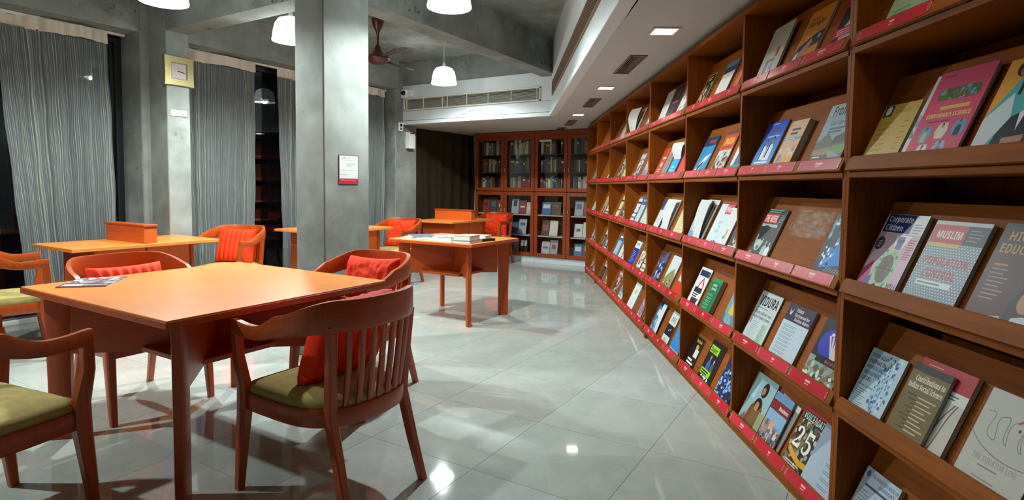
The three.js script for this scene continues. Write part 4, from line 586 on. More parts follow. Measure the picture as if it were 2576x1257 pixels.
// bay, shelf, place along the shelf, width, height, thickness, look, print, extras
[
  [0, 0, 0.1, 0.155, 0.25, 0.006, 'pale green booklet', 'green'], [0, 0, 0.265, 0.2, 0.3, 0.006, 'teal and white magazine', 'teal', { z: 0.004 }],
  [0, 1, 0.035, 0.172, 0.235, 0.012, 'mustard yellow journal with green emblem', 'mustard'], [0, 1, 0.214, 0.22, 0.305, 0.008, 'white paper-backed magazine behind the pink one', 'whiteback', { roll: -0.02 }], [0, 1, 0.25, 0.2, 0.305, 0.006, 'pink magazine with five portraits', 'pink', { z: 0.012 }], [0, 1, 0.475, 0.205, 0.3, 0.006, 'colourful cover with man in dark suit', 'person'],
  [0, 2, 0.038, 0.19, 0.3, 0.012, 'pale pink cover with light bulb', 'corporate'], [0, 2, 0.262, 0.2, 0.29, 0.012, 'dotted grey cover with red masthead', 'population'], [0, 2, 0.49, 0.215, 0.3, 0.005, 'dark maroon cover with gold title', 'education'],
  [0, 3, 0.02, 0.17, 0.25, 0.01, 'pale blue journal with droplets', 'southasian'], [0, 3, 0.245, 0.205, 0.285, 0.014, 'red and white book behind brown one', 'redwhite'], [0, 3, 0.24, 0.15, 0.262, 0.01, 'brown journal with black bands', 'brown', { z: 0.016 }], [0, 3, 0.5, 0.19, 0.28, 0.016, 'off-white book with line doodle', 'doodle'],
  [0, 4, 0.03, 0.17, 0.25, 0.016, 'white journal with blue rule', 'whiteblue'], [0, 4, 0.34, 0.2, 0.28, 0.006, 'yellow magazine with black serif title', 'mind'],
  [1, 0, 0.09, 0.2, 0.3, 0.01, 'grey-white magazine with small red square', 'greywhite', { lean: 0.05 }], [1, 0, 0.41, 0.19, 0.29, 0.008, 'orange magazine with handshake', 'manager'], [1, 0, 0.69, 0.195, 0.29, 0.006, 'red framed magazine', 'redframe'],
  [1, 1, 0.046, 0.2, 0.285, 0.006, 'blue magazine with two white-clad figures', 'bluefig'], [1, 1, 0.336, 0.15, 0.25, 0.026, 'thick pastel journal with coloured dots', 'pastel'], [1, 1, 0.6, 0.215, 0.29, 0.006, 'magazine with mountain village photo', 'mountain', { lean: 0.03 }],
  [1, 2, 0.075, 0.2, 0.285, 0.008, 'dark magazine with red masthead and faces', 'week'], [1, 2, 0.66, 0.2, 0.285, 0.005, 'blue poster-like magazine with pale foot', 'fest'],
  [1, 3, 0.036, 0.215, 0.29, 0.006, 'white newsletter with tall black title', 'vidura'], [1, 3, 0.336, 0.215, 0.285, 0.012, 'white journal with dark purple head', 'purple'], [1, 3, 0.622, 0.215, 0.29, 0.006, 'black and green magazine with blue disc', 'design'],
  [1, 4, 0.03, 0.215, 0.29, 0.008, 'magazine with figure in brown shawl', 'shawl'], [1, 4, 0.285, 0.165, 0.27, 0.006, 'grey backed booklet behind the city magazine', 'greyback', { roll: -0.06 }], [1, 4, 0.268, 0.16, 0.27, 0.006, 'magazine with orange city blocks', 'city', { z: 0.012 }], [1, 4, 0.49, 0.185, 0.29, 0.006, 'magazine with large white number on crowded cover', 'voice'], [1, 4, 0.665, 0.2, 0.285, 0.005, 'pale blue printed sheet', 'bluepaper', { z: 0.012 }],
  [2, 0, 0.1, 0.155, 0.25, 0.01, 'black cover with yellow border', 'blackyellow'], [2, 0, 0.39, 0.18, 0.27, 0.008, 'white cover with teal head', 'whitegreen'], [2, 0, 0.66, 0.19, 0.28, 0.006, 'bright orange cover', 'orange'],
  [2, 1, 0.06, 0.215, 0.285, 0.006, 'blue cover with white wing', 'bluefly'], [2, 1, 0.39, 0.19, 0.285, 0.007, 'orange topped cover over grey photo', 'multi'], [2, 1, 0.66, 0.19, 0.28, 0.006, 'white and teal cover', 'tealwhite'],
  [2, 2, 0.02, 0.19, 0.3, 0.012, 'splayed pale blue magazine with portrait', 'fan', { curl: [0.82, 1.3, 0.05, 0.045, 'w'], lean: 0.05 }], [2, 2, 0.1, 0.2, 0.31, 0.01, 'grey magazine behind the splayed one', 'greyback', { z: 0 }], [2, 2, 0.35, 0.2, 0.29, 0.006, 'pale cover with pink corner and red figure', 'pitch', { z: 0.002 }], [2, 2, 0.54, 0.12, 0.27, 0.01, 'white cover with teal tab', 'whitetab', { z: 0.001 }], [2, 2, 0.68, 0.17, 0.27, 0.006, 'black, white and red cover', { g: ['#c8c4c0', '#2a2626', '#b83030', 1] }],
  [2, 3, 0.043, 0.19, 0.285, 0.008, 'white cover with crimson shape and black bars', 'bag'], [2, 3, 0.33, 0.155, 0.25, 0.024, 'thick dark green journal', 'greenj'], [2, 3, 0.63, 0.2, 0.28, 0.005, 'yellow sheet on blue cover', 'yellowblue'],
  [2, 4, 0.02, 0.15, 0.24, 0.006, 'black cover with yellow title', 'blackmag'], [2, 4, 0.29, 0.19, 0.285, 0.008, 'black cover with lime green panels', 'greenblack'], [2, 4, 0.57, 0.2, 0.285, 0.005, 'dark blue cover with traffic lines', 'bluecity'],
  [3, 0, 0.15, 0.19, 0.29, 0.01, 'white leaning booklet', 'newsletter', { lean: 0.06 }], [3, 0, 0.39, 0.19, 0.3, 0.02, 'dark plum cover', 'plum'], [3, 0, 0.66, 0.2, 0.3, 0.02, 'pale cover in brown stack', 'whiteback'],
  [3, 1, 0.062, 0.18, 0.28, 0.012, 'orange red journal', 'orangejournal'], [3, 1, 0.29, 0.16, 0.28, 0.02, 'tan backed stack', 'tan'], [3, 1, 0.44, 0.19, 0.29, 0.012, 'cyan cover with drooping white page', 'cyan', { curl: [0.3, 1.1, 0.55, 0.05, 'w'] }], [3, 1, 0.67, 0.19, 0.28, 0.006, 'plain red cover', 'red', { z: 0.002 }],
  [3, 2, 0.1, 0.15, 0.29, 0.014, 'blue and white journal', 'bluejournal'], [3, 2, 0.3, 0.22, 0.29, 0.012, 'white newsletter with curled sheet', 'newsletter', { curl: [0.45, 1, 0.1, 0.05, 'w'] }], [3, 2, 0.63, 0.2, 0.28, 0.006, 'pale yellow leaflet', 'paleyellow'],
  [3, 3, 0.084, 0.19, 0.285, 0.01, 'blue and black patterned cover', 'bluepattern'], [3, 3, 0.385, 0.21, 0.285, 0.01, 'pale cover with olive hill', 'mountainwhite'], [3, 3, 0.69, 0.18, 0.2, 0.006, 'red band on white cover', 'rededge'],
  [3, 4, 0.063, 0.18, 0.285, 0.006, 'bright blue magazine standing open', 'blueopen', { curl: [0.85, 1.15, 0.05, 0.02, 'w'] }], [3, 4, 0.42, 0.16, 0.28, 0.008, 'white and black banded cover', 'whiteblack'], [3, 4, 0.64, 0.2, 0.28, 0.006, 'blue cover with white foot', 'bluewhite'],
  // the far shelves
  [4, 0, 0.12, 0.2, 0.29, 0.008, 'open magazine with curling page', { g: ['#d0d0cc', '#55585c', '#7a7c80', 0] }, { curl: [0, 0.9, 0.1, 0.09, 'w'] }], [4, 0, 0.58, 0.22, 0.29, 0.008, 'white cover with grey-blue picture', { g: ['#d8dcdc', '#6f8090', '#3a4650', 1] }],
  [4, 1, 0.2, 0.19, 0.28, 0.01, 'lilac grey cover', { g: ['#b4a8c0', '#4a4650', '#d8d4dc', 1] }], [4, 1, 0.53, 0.2, 0.29, 0.008, 'orange and blue cover', { g: ['#d6b090', '#4f8fc0', '#d8562c', 1] }], [4, 1, 0.78, 0.11, 0.29, 0.01, 'tan booklet', { g: ['#b89478', '#a07c60', '#c8a890', 0] }],
  [4, 2, 0.15, 0.14, 0.29, 0.014, 'white cover with navy spine', { g: ['#c8d0d4', '#2c3a68', '#6a7890', 4] }], [4, 2, 0.33, 0.15, 0.29, 0.014, 'pale cover with blue bars', { g: ['#b8c8d4', '#34508c', '#8aa0b8', 2] }], [4, 2, 0.52, 0.25, 0.28, 0.006, 'pale mint leaflet', { g: ['#c0d4cc', '#9ab4ac', '#a8bcb4', 0] }],
  [4, 3, 0.1, 0.2, 0.28, 0.014, 'royal blue journal with white head', { g: ['#1a2a9c', '#c4d2d4', '#88a4b8', 2] }], [4, 3, 0.42, 0.14, 0.27, 0.01, 'brown and white cover', { g: ['#8a6850', '#d8d8d4', '#54402f', 1] }], [4, 3, 0.6, 0.13, 0.27, 0.01, 'white cover with black edge', { g: ['#d0d0cc', '#202024', '#8a8a8a', 4] }], [4, 3, 0.77, 0.11, 0.12, 0.006, 'small red booklet', { g: ['#d63020', '#e8604c', '#c02818', 0] }],
  [4, 4, 0.1, 0.22, 0.29, 0.014, 'white cover with yellow square', 'whitesquare'], [4, 4, 0.5, 0.14, 0.27, 0.006, 'pink and blue cover', { g: ['#d8a890', '#4f78b0', '#c05a6c', 1] }], [4, 4, 0.7, 0.13, 0.25, 0.006, 'dark cover', { g: ['#2a2430', '#5a5064', '#8a8088', 1] }],
  [5, 0, 0.45, 0.18, 0.28, 0.014, 'stack of white papers', { g: ['#cfd0cc', '#8a8e90', '#6a6e70', 0] }], [5, 0, 0.68, 0.16, 0.28, 0.014, 'grey magazine', { g: ['#7c7c80', '#a8a8a8', '#54545a', 1] }],
  [5, 1, 0.3, 0.16, 0.27, 0.01, 'black and white photo cover', { g: ['#cfd2d0', '#2a2c2e', '#8a8c8c', 1] }], [5, 1, 0.55, 0.18, 0.28, 0.01, 'white cover with yellow spot', { g: ['#d0d2cc', '#c8c03c', '#303434', 1] }],
  [5, 2, 0.28, 0.14, 0.29, 0.014, 'cream and yellow cover', { g: ['#cfc08c', '#3c3a34', '#e0d8b8', 4] }], [5, 2, 0.52, 0.18, 0.28, 0.01, 'pinkish brown photo cover', { g: ['#a88878', '#5a4440', '#d8c8c0', 1] }],
  [5, 3, 0.2, 0.2, 0.28, 0.012, 'sky blue cover', { g: ['#6fb4dc', '#3c6480', '#d8dcd8', 2] }], [5, 3, 0.48, 0.14, 0.27, 0.01, 'plain white cover', { g: ['#d4d6d2', '#b8bab8', '#a0a2a0', 0] }], [5, 3, 0.66, 0.16, 0.24, 0.01, 'white booklet with grey lines', { g: ['#d0d2d0', '#9a9c9c', '#7c7e7e', 0] }],
  [5, 4, 0.18, 0.2, 0.29, 0.008, 'pink and brown crowded cover', { g: ['#a07a78', '#4a3438', '#d8b8b8', 1] }], [5, 4, 0.5, 0.2, 0.28, 0.006, 'teal and white cover', { g: ['#c8d4d4', '#3f9cac', '#2c4448', 1] }],
  [6, 0, 0.66, 0.15, 0.2, 0.006, 'small white booklet', { g: ['#d8d8d4', '#a8a8a4', '#9a6a5c', 0] }], [6, 1, 0.6, 0.2, 0.28, 0.008, 'dark purple cover on white', { g: ['#cfcfd0', '#2a2030', '#3c3044', 3] }],
  [6, 2, 0.22, 0.19, 0.28, 0.008, 'tan portrait cover', { g: ['#c09a78', '#5a3c34', '#d8d0c0', 3] }], [6, 2, 0.5, 0.2, 0.27, 0.008, 'white and red cover', { g: ['#d4d0cc', '#a84a44', '#8a4440', 4] }],
  [6, 3, 0.25, 0.15, 0.27, 0.01, 'dark green edged cover', { g: ['#34403a', '#b0b4ac', '#c8ccc4', 2] }], [6, 3, 0.48, 0.2, 0.27, 0.01, 'white and navy cover', { g: ['#d4d6d2', '#2c3850', '#8a94a0', 1] }],
  [6, 4, 0.2, 0.18, 0.28, 0.008, 'dark cover with white panel', { g: ['#2a3038', '#b4bcc0', '#6a7480', 2] }], [6, 4, 0.5, 0.2, 0.24, 0.006, 'cream photo cover', { g: ['#c8b48c', '#7a6448', '#e0d8c4', 1] }],
  [7, 0, 0.5, 0.15, 0.2, 0.006, 'dim dark booklet', { g: ['#4a4440', '#6a6460', '#3a3430', 0] }], [7, 1, 0.35, 0.18, 0.28, 0.014, 'beige papers', { g: ['#9c9484', '#6c665a', '#7c7668', 0] }], [7, 2, 0.35, 0.2, 0.27, 0.008, 'white sheet', { g: ['#c8ccc8', '#a0a4a0', '#98a098', 0] }],
  [7, 3, 0.25, 0.18, 0.28, 0.008, 'pale lilac photo cover', { g: ['#b4b4bc', '#6a6a78', '#d0d0d4', 1] }], [7, 3, 0.52, 0.18, 0.25, 0.008, 'black round motif cover', { g: ['#a8a8a4', '#1c1a1c', '#d0d0cc', 3] }], [7, 4, 0.25, 0.18, 0.28, 0.008, 'brown photo cover', { g: ['#8a746c', '#4a3a38', '#b8a89c', 1] }], [7, 4, 0.52, 0.18, 0.26, 0.008, 'dark and white photo cover', { g: ['#3a3440', '#a8a4a8', '#cfc8c8', 1] }],
].forEach(([b, r, t, w, h, th, look, d, o = {}]) => {
  if (o.curl) o.curl[4] = M.curlWhite;
  const draw = typeof d === 'string' ? FIG[d] ?? (() => { R(0, 0, 200, 270, '#cfd6d8'); R(70, 60, 50, 40, '#c8c420'); X('i', 92, 90, 28, '#333'); B(40, 140, 120, 6, '#b0babc', 14, 4); }) : generic(d.g);
  magazine(b, r, t, w, h, th, look, draw, o);
});

// ---------------------------------------------------------------- glass-fronted cabinets at the far end
const CZ = -8.34, CB = -8.74;
M.cabShelf = std({ color: 0xa9aeb0, roughness: 0.5 });
M.cabIn = std({ color: 0x6b4a38, roughness: 0.8 });
const cabX = [-5.82, -4.632, -3.444];
['left of the dark centre line', 'right of the dark centre line'].forEach((w, i) => {
  const g = thing('glass_cabinet', 'tall wooden cabinet with glass doors, ' + w, 'cabinet', [cabX[i], 0, CZ], 0, 'glass cabinets'), W = 1.184, dp = CZ - CB;
  obj('plinth', bx(0, W, 0, 0.1, -dp, -0.05), M.white, g);
  obj('carcass', [bx(0, 0.018, 0.1, 2.09, -dp, -0.024, 1), bx(W - 0.018, W, 0.1, 2.09, -dp, -0.024, 1), bx(W / 2 - 0.012, W / 2 + 0.012, 0.1, 2.09, -dp, -0.024, 1), bx(0, W, 0.1, 0.122, -dp, -0.024), bx(0, W, 2.07, 2.163, -dp, -0.006), bx(0, W, 1.155, 1.185, -dp, -0.024)], M.cabinet, g);
  obj('back_panel', bx(0, W, 0.1, 2.09, -dp - 0.006, -dp), M.cabIn, g);
  for (const k of [0, 1]) {
    const x = k * W / 2 + 0.012;
    for (const y of [1.48, 1.775]) obj('shelf', bx(x + 0.01, x + W / 2 - 0.024, y, y + 0.012, -dp + 0.01, -0.05), M.cabGlassShelf, g);
    for (const y of [0.43, 0.775]) obj('shelf', bx(x + 0.01, x + W / 2 - 0.024, y, y + 0.018, -dp + 0.01, -0.04), M.cabShelf, g);
    for (const [y0, y1, up] of [[0.105, 1.163, 0], [1.177, 2.085, 1]]) {
      const x0 = k * W / 2 + 0.003, x1 = (k + 1) * W / 2 - 0.003, f = 0.058;
      const d = obj('door', [rb(x0, x0 + f, y0, y1, -0.022, 0, 1), rb(x1 - f, x1, y0, y1, -0.022, 0, 1), rb(x0 + f, x1 - f, y0, y0 + f, -0.022, 0, 0), rb(x0 + f, x1 - f, y1 - f, y1, -0.022, 0, 0)].map((q) => q.index ? q.toNonIndexed() : q), M.cabinet, g);
      obj('glass_pane', bx(x0 + f, x1 - f, y0 + f, y1 - f, -0.013, -0.009), M.glass, d);
      const hx = k ? x0 + 0.03 : x1 - 0.03, hy = up ? y0 + 0.32 : y1 - 0.34; obj('handle', tube([[hx, hy, 0], [hx, hy + 0.012, 0.02], [hx, hy + 0.05, 0.02], [hx, hy + 0.062, 0]], 0.004, 8), M.track, d);
    }
  }
  if (i === 1) tag(obj('shelf_label', bx(cabX[1] + 0.08, cabX[1] + 0.3, 1.985, 2.018, CZ - 0.009, CZ - 0.0075), M.paper), 'white paper label at the top of a cabinet pane', 'label');
});
// bound volumes upstairs, books facing out below
const spine = ['#4a3a30', '#5c4a38', '#6a5a44', '#3a3434', '#7c705c', '#8c8470', '#4c4a4c', '#a49c88', '#5a3028', '#44505a', '#b8b09a'].map((c) => std({ color: c, roughness: 0.7 }));
const bright = ['#7a2424', '#2a4a7c', '#c8982c', '#cdbf7a', '#4f8fb4', '#d8d4c4'].map((c) => std({ color: c, roughness: 0.6 }));
const facing = ['#c8ccc8', '#b4bcc0', '#3f6c9c', '#2f6f9c', '#8a4038', '#d0cfc8', '#5a4438', '#24242a', '#a8a098', '#9aa8b0', '#7a6a78', '#c4b8a8'].map((c) => std({ color: c, roughness: 0.5 }));
const inks = ['#30343a', '#8a5a4c', '#4f6c8c', '#d4d0c4'].map((c) => std({ color: c, roughness: 0.6 }));
const unit = new THREE.BoxGeometry(1, 1, 1);
const spot = (k) => ['far left', 'second', 'third', 'right-hand'][k];
const level = ['lowest', 'middle', 'top'];
for (let k = 0; k < 4; k++) {
  const x0 = cabX[0] + k * 0.593 + 0.075, x1 = cabX[0] + (k + 1) * 0.593 - 0.075;
  [1.185, 1.492, 1.787].forEach((y, r) => {
    if (k === 1 && r === 2) { /* a tall standing file fills the right part */ }
    for (let x = x0 + rnd(0, 0.02); x < x1 - 0.04;) {
      const w = rnd(0.022, 0.055), h = rnd(0.19, 0.25), d = rnd(0.14, 0.19), m = k === 2 && r === 0 && x < x0 + 0.2 ? bright[Math.floor((x - x0) / 0.045) % 6] : k === 1 && r === 0 && x > x0 + 0.2 ? bright[0] : pick(spine);
      const b = thing('book', `bound book in the row on the ${level[r]} shelf behind the ${spot(k)} upper glass door`, 'book', [x + w / 2, y, CZ - 0.07 - d / 2], 0, `upright books behind ${spot(k)} upper door, ${level[r]} shelf`);
      const c = obj('cover', unit, m, b); c.scale.set(w - 0.002, h, d); c.position.y = h / 2;
      if (rnd() < 0.6) { const q = obj('spine_band', unit, pick(bright), b); q.scale.set(w - 0.004, 0.03, 0.001); q.position.set(0, h * 0.75, d / 2 + 0.0006); }
      x += w + rnd(0, 0.006); if (rnd() < 0.06) x += 0.07;
    }
  });
  [0.125, 0.45, 0.795].forEach((y, r) => {
    const n = [2, 3, 3][r]; let x = x0 + 0.005;
    for (let i = 0; i < n; i++) {
      const w = rnd(0.13, 0.175), h = Math.min(rnd(0.19, 0.26), 0.26); if (x + w > x1 + 0.02) break;
      const b = thing('book', `book facing out on the ${level[r]} shelf behind the ${spot(k)} lower glass door`, 'book', [x + w / 2, y, CZ - 0.13], 0, `books facing out behind ${spot(k)} lower door, ${level[r]} shelf`);
      b.rotation.x = -0.18; b.rotation.z = 0;
      const c = obj('cover', unit, pick(facing), b); c.scale.set(w, h, 0.014); c.position.y = h / 2 + 0.002;
      const q = obj('cover_print', unit, pick(inks), b); q.scale.set(w * rnd(0.4, 0.75), h * rnd(0.12, 0.4), 0.001); q.position.set(0, h * rnd(0.5, 0.72), 0.0076);
      x += w + 0.008;
    }
  });
}

// ---------------------------------------------------------------- clock, signs, wall devices
const canvasMat = (w, h, f, rough = 0.5) => { const c = document.createElement('canvas'); c.width = w; c.height = h; const q = c.getContext('2d'); f(q, w, h); const t = new THREE.CanvasTexture(c); t.colorSpace = THREE.SRGBColorSpace; return std({ map: t, roughness: rough }); };
{
  const g = thing('wall_clock', 'square gold framed wall clock on the concrete pier', 'clock', [-5.619, 2.305, -3.11], Math.PI / 2);
  const N = 12, s = 0.135, frame = (() => {                     // a cushion-shaped frame with bowed edges
    const sh = new THREE.Shape(); sh.moveTo(-s, -s); sh.quadraticCurveTo(0, -s * 0.93, s, -s); sh.quadraticCurveTo(s * 0.95, 0, s, s); sh.quadraticCurveTo(0, s * 0.95, -s, s); sh.quadraticCurveTo(-s * 0.95, 0, -s, -s);
    const h = new THREE.Path(); const a = 0.078; h.moveTo(-a, -a); h.lineTo(-a, a); h.lineTo(a, a); h.lineTo(a, -a); h.closePath(); sh.holes.push(h);
    const q = new THREE.ExtrudeGeometry(sh, { depth: 0.02, bevelEnabled: true, bevelSize: 0.006, bevelThickness: 0.008, bevelSegments: 3, curveSegments: N }); return q;
  })();
  obj('frame', frame, M.gold, g);
  obj('dial', bx(-0.082, 0.082, -0.082, 0.082, 0.004, 0.012), canvasMat(256, 256, (q) => { q.fillStyle = '#c9b9b4'; q.fillRect(0, 0, 256, 256); q.fillStyle = '#7c6c6c'; for (let i = 0; i < 12; i++) { q.save(); q.translate(128, 128); q.rotate(i * Math.PI / 6); q.fillRect(-2, -116, 4, i % 3 ? 10 : 22); q.restore(); } q.font = 'bold 13px sans-serif'; q.textAlign = 'center'; q.fillText('QUARTZ', 128, 84); }), g).geometry.attributes.uv.array.set(new THREE.BoxGeometry(1, 1, 1).attributes.uv.array);
  const hand = (len, w, a) => { const q = bx(-w, w, -0.012, len, 0.014, 0.016); q.rotateZ(-a); return q; };
  obj('hour_hand', hand(0.042, 0.003, 98 * D), M.black, g); obj('minute_hand', hand(0.064, 0.002, 103 * D), M.black, g);
  obj('glass', bx(-0.08, 0.08, -0.08, 0.08, 0.019, 0.021), M.glass, g);
}
function panel(name, label, cat, pos, turn, w, h, th, mat, px, draw) {
  const g = thing(name, label, cat, pos, turn); obj('board', rb(-w / 2, w / 2, -h / 2, h / 2, 0, th, 0, 0.001), mat, g);
  const f = new THREE.PlaneGeometry(w * px[2], h * px[3]); f.translate(0, 0, th + 0.0006); obj('print', f, canvasMat(px[0], px[1], draw), g); return g;
}
panel('silence_sign', 'small white sign with red border on the clock pier', 'sign', [-5.618, 1.913, -3.11], Math.PI / 2, 0.165, 0.064, 0.003, M.plastic, [512, 198, 1, 1], (q, w, h) => { q.fillStyle = '#8a4450'; q.fillRect(0, 0, w, h); q.fillStyle = '#d8dcda'; q.fillRect(12, 12, w - 24, h - 24); q.fillStyle = '#1f3a4c'; q.font = 'bold 62px sans-serif'; q.textAlign = 'center'; q.fillText('SILENCE ZONE', w / 2, h / 2 + 22, w - 70); });
panel('notice', 'white notice with red foot on the concrete column', 'notice', [-3.208, 1.36, -2.991], Math.PI / 2, 0.187, 0.208, 0.003, M.vent, [512, 570, 1, 1], (q, w, h) => {
  q.fillStyle = '#6e5058'; q.fillRect(0, 0, w, h); q.fillStyle = '#ccd3ce'; q.fillRect(16, 14, w - 32, h - 120); q.fillStyle = '#b01c2c'; q.fillRect(16, h - 104, w - 32, 90);
  q.font = 'bold 54px sans-serif'; q.textAlign = 'left'; [['M', '#4a8c86'], ['I', '#5aa098'], ['C', '#6fae9c'], ['A', '#8a9c90'], ['K', '#b0a8a0'], ['E', '#c0908c'], ['I', '#c49490'], ['C', '#cfa8a4']].forEach(([t, c], i) => { q.fillStyle = c; q.fillText(t, 108 + i * 38, 74); });
  q.fillStyle = '#8a8580'; q.fillRect(44, 100, w - 88, 5); q.fillRect(44, 296, w - 88, 5); q.fillStyle = '#7c5860'; q.font = 'bold 26px sans-serif'; q.fillText('DOCUMENT SEARCH', 190, 182, 270); q.fillText('IF CAMPUS', 190, 222, 180); q.fillText('KEIC ONLINE', 44, 396, 170);
  q.fillStyle = '#c9505c'; q.fillRect(44, h - 88, w - 100, 12); q.fillRect(44, h - 68, w - 100, 12);
});
{ // lettering on the bulkhead
  const g = panel('bulkhead_notice', 'small two-line lettering on the white rear bulkhead', 'sign', [-4.86, 2.283, -6.659], 0, 0.5, 0.085, 0.0012, M.white, [512, 88, 1, 1], (q, w, h) => { q.fillStyle = '#d0d6d8'; q.fillRect(0, 0, w, h); q.fillStyle = '#57686c'; q.font = 'bold 26px sans-serif'; q.textAlign = 'right'; q.fillText('WATER', w - 66, 34); q.fillText('CONTROL OF SILENCE', w - 30, 74, 380); });
}
{
  const g = thing('dome_camera', 'white box with black camera dome on the bulkhead corner', 'camera', [-5.9, 2.62, -6.66]);
  obj('housing', rb(-0.08, 0.03, -0.065, 0.065, 0, 0.05, 0, 0.012), M.plastic, g);
  obj('cable_duct', rb(0.03, 0.12, -0.045, 0.05, 0, 0.03, 0, 0.006), M.plastic, g);
  obj('dome', new THREE.SphereGeometry(0.036, 24, 16).translate(-0.025, 0.005, 0.05), phy({ color: 0x08080a, roughness: 0.08 }), g);
}
{
  const g = thing('wall_controller', 'small white wall controller with dark screen on far pier', 'control panel', [-5.979, 2.125, -6.6], Math.PI / 2);
  obj('case', rb(-0.045, 0.045, -0.065, 0.065, 0, 0.02, 0, 0.006), M.plastic, g);
  obj('screen', rb(-0.022, 0.022, 0.005, 0.045, 0.019, 0.0215, 0, 0.002), M.black, g);
  obj('buttons', rb(-0.022, 0.022, -0.045, -0.012, 0.019, 0.022, 0, 0.002), M.granite, g);
}
{
  const g = thing('wall_dispenser', 'white wall-mounted dispenser on the far pier', 'dispenser', [-5.979, 1.935, -6.78], Math.PI / 2);
  const s = new THREE.Shape(); s.moveTo(0, -0.12); s.lineTo(0.075, -0.12); s.lineTo(0.08, 0.06); s.quadraticCurveTo(0.075, 0.1, 0.04, 0.12); s.lineTo(0, 0.12); s.closePath();
  const q = new THREE.ExtrudeGeometry(s, { depth: 0.12, bevelEnabled: true, bevelSize: 0.004, bevelThickness: 0.004, bevelSegments: 2 }); q.rotateY(-Math.PI / 2); q.translate(0.06, 0, 0.002);
  obj('housing', q, M.plastic, g);
  obj('slot', rb(-0.03, 0.05, 0.098, 0.116, 0.052, 0.073, 0, 0.002), M.black, g);
}
// ---------------------------------------------------------------- things on the tables
function flat(name, label, cat, x, y, z, turn, w, d, th, mat, cover, group) {
  const g = thing(name, label, cat, [x, y, z], turn, group);
  obj('pages', rb(-w / 2 + 0.002, w / 2 - 0.002, 0.001, th - 0.001, -d / 2 + 0.002, d / 2 - 0.002, 0, 0.001), mat, g);
  obj('cover', [bx(-w / 2, w / 2, th - 0.001, th + 0.0006, -d / 2, d / 2), bx(-w / 2, w / 2, 0, 0.0012, -d / 2, d / 2)], cover, g); return g;
}
{
  const k = print(() => { R(0, 0, 200, 270, '#5a4c5c'); blot(0, 0, 200, 180, ['#8fa08c', '#b8bcb0', '#3a3844', '#a06a70', '#6a8c88', '#dcdcd4'], 70, 22); R(14, 200, 80, 50, '#c9c0c0'); X('Business', 100, 240, 30, '#e0d4d8', { w: 92 }); });
  const g = thing('magazine', 'glossy magazine lying on the foreground table', 'magazine', [-3.25, 0.7502, -1.36], 47 * D);
  obj('pages', bx(-0.104, 0.104, 0, 0.004, -0.138, 0.138), M.paper, g);
  const c = obj('cover', coverGeo(0.21, 0.28, k), k.m, g); c.rotation.x = -Math.PI / 2; c.position.y = 0.0048;
}
const cov = (c) => std({ color: c, roughness: 0.45 });
const Y = 0.7502, B2 = 'books on the far reading table';
flat('book', 'thin white booklet at the left corner of the far table', 'book', -3.66, Y, -4.26, 0.35, 0.21, 0.28, 0.012, M.paper, cov(0xc8c4bc), B2);
flat('magazine', 'dark blue magazine fanned over the white booklet', 'magazine', -3.62, Y + 0.0135, -4.3, 0.9, 0.21, 0.28, 0.01, M.paper, cov(0x3a4a66), B2);
flat('newspaper', 'pale blue folded newspaper on the far table', 'newspaper', -3.42, Y, -4.4, -0.3, 0.2, 0.28, 0.022, M.paper, cov(0x9fb4c0), B2);
flat('book', 'cream paperback lying along the front edge', 'book', -3.4, Y, -4.16, 0.05, 0.26, 0.16, 0.012, M.paper, cov(0xcfc4b0), B2);
flat('book', 'white book with pink cover in the middle of the far table', 'book', -3.185, Y, -4.18, 0.12, 0.14, 0.21, 0.045, M.paper, cov(0xd8a8a4), B2);
flat('book', 'lower white hardback under the thick book', 'book', -3.005, Y, -4.19, 0.12, 0.19, 0.24, 0.022, M.paper, cov(0x5a6474), B2);
flat('book', 'thick cream paged book on top of the hardback', 'book', -3.01, Y + 0.0235, -4.195, 0.16, 0.16, 0.21, 0.04, M.paper, cov(0xc8b060), B2);
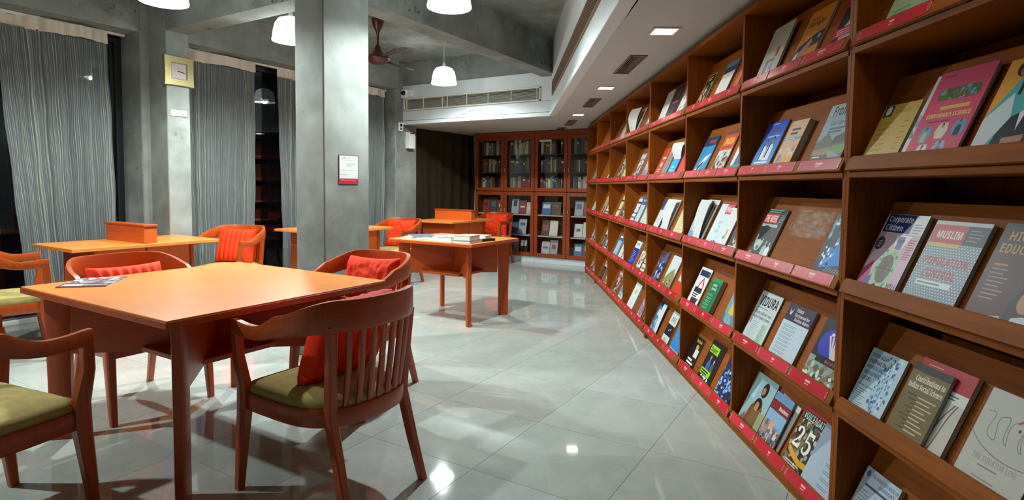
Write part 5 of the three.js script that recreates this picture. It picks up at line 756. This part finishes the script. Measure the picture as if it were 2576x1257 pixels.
flat('book', 'thin pale book behind the thick one', 'book', -3.1, Y, -4.5, 0.2, 0.22, 0.15, 0.04, M.paper, cov(0xb8c0b8), B2);
{
  const g = thing('spectacle_case', 'black case beside the stacked books', 'case', [-2.93, Y, -4.4], 1.35);
  obj('lid', rb(-0.08, 0.08, 0.012, 0.024, -0.03, 0.03, 0, 0.01), M.black, g); obj('base', rb(-0.08, 0.08, 0, 0.013, -0.03, 0.03, 0, 0.005), M.black, g);
}
{ // pale scuffed patch and tape marks left on an empty display panel
  const c = document.createElement('canvas'); c.width = 512; c.height = 512; const q = c.getContext('2d'); q.clearRect(0, 0, 512, 512);
  for (let i = 0; i < 520; i++) { const a = rnd(), b = rnd(); q.fillStyle = `rgba(190,160,128,${rnd(0.03, 0.09).toFixed(3)})`; q.beginPath(); q.ellipse(70 + 380 * a, 50 + 230 * b, rnd(6, 50), rnd(3, 18), 0, 0, 7); q.fill(); }
  q.strokeStyle = 'rgba(84,36,18,0.85)'; q.lineWidth = 11; q.strokeRect(40, 176, 90, 46); q.strokeRect(268, 196, 78, 46); q.beginPath();
  for (const [x, y, x1, y1] of [[98, 196, 98, 222], [214, 166, 250, 166], [216, 166, 216, 200], [372, 190, 372, 246], [372, 216, 410, 216], [410, 180, 410, 246], [150, 196, 168, 196]]) { q.moveTo(x, y); q.lineTo(x1, y1); } q.stroke();
  const t = new THREE.CanvasTexture(c); t.colorSpace = THREE.SRGBColorSpace;
  const g = new THREE.PlaneGeometry(0.36, 0.27); g.translate(0, 0.18, 0.0015);
  const m = tag(obj('tape_residue', g, std({ map: t, transparent: true, roughness: 0.4 })), 'pale scuffs and brown tape marks on the empty panel, third shelf of second bay', 'residue');
  m.position.set(...shelfPoint(BAYS[1][1] - 0.49, ROW[2] - 0.047, 0.018)); m.rotation.order = 'YXZ'; m.rotation.y = TURN; m.rotation.x = -TILT;
}
// ---------------------------------------------------------------- finish
scene.traverse((o) => { if (o.isMesh) { o.castShadow = o.receiveShadow = true; } if (o.isPointLight || o.isSpotLight) o.castShadow = true; });
renderer.render(scene, camera);
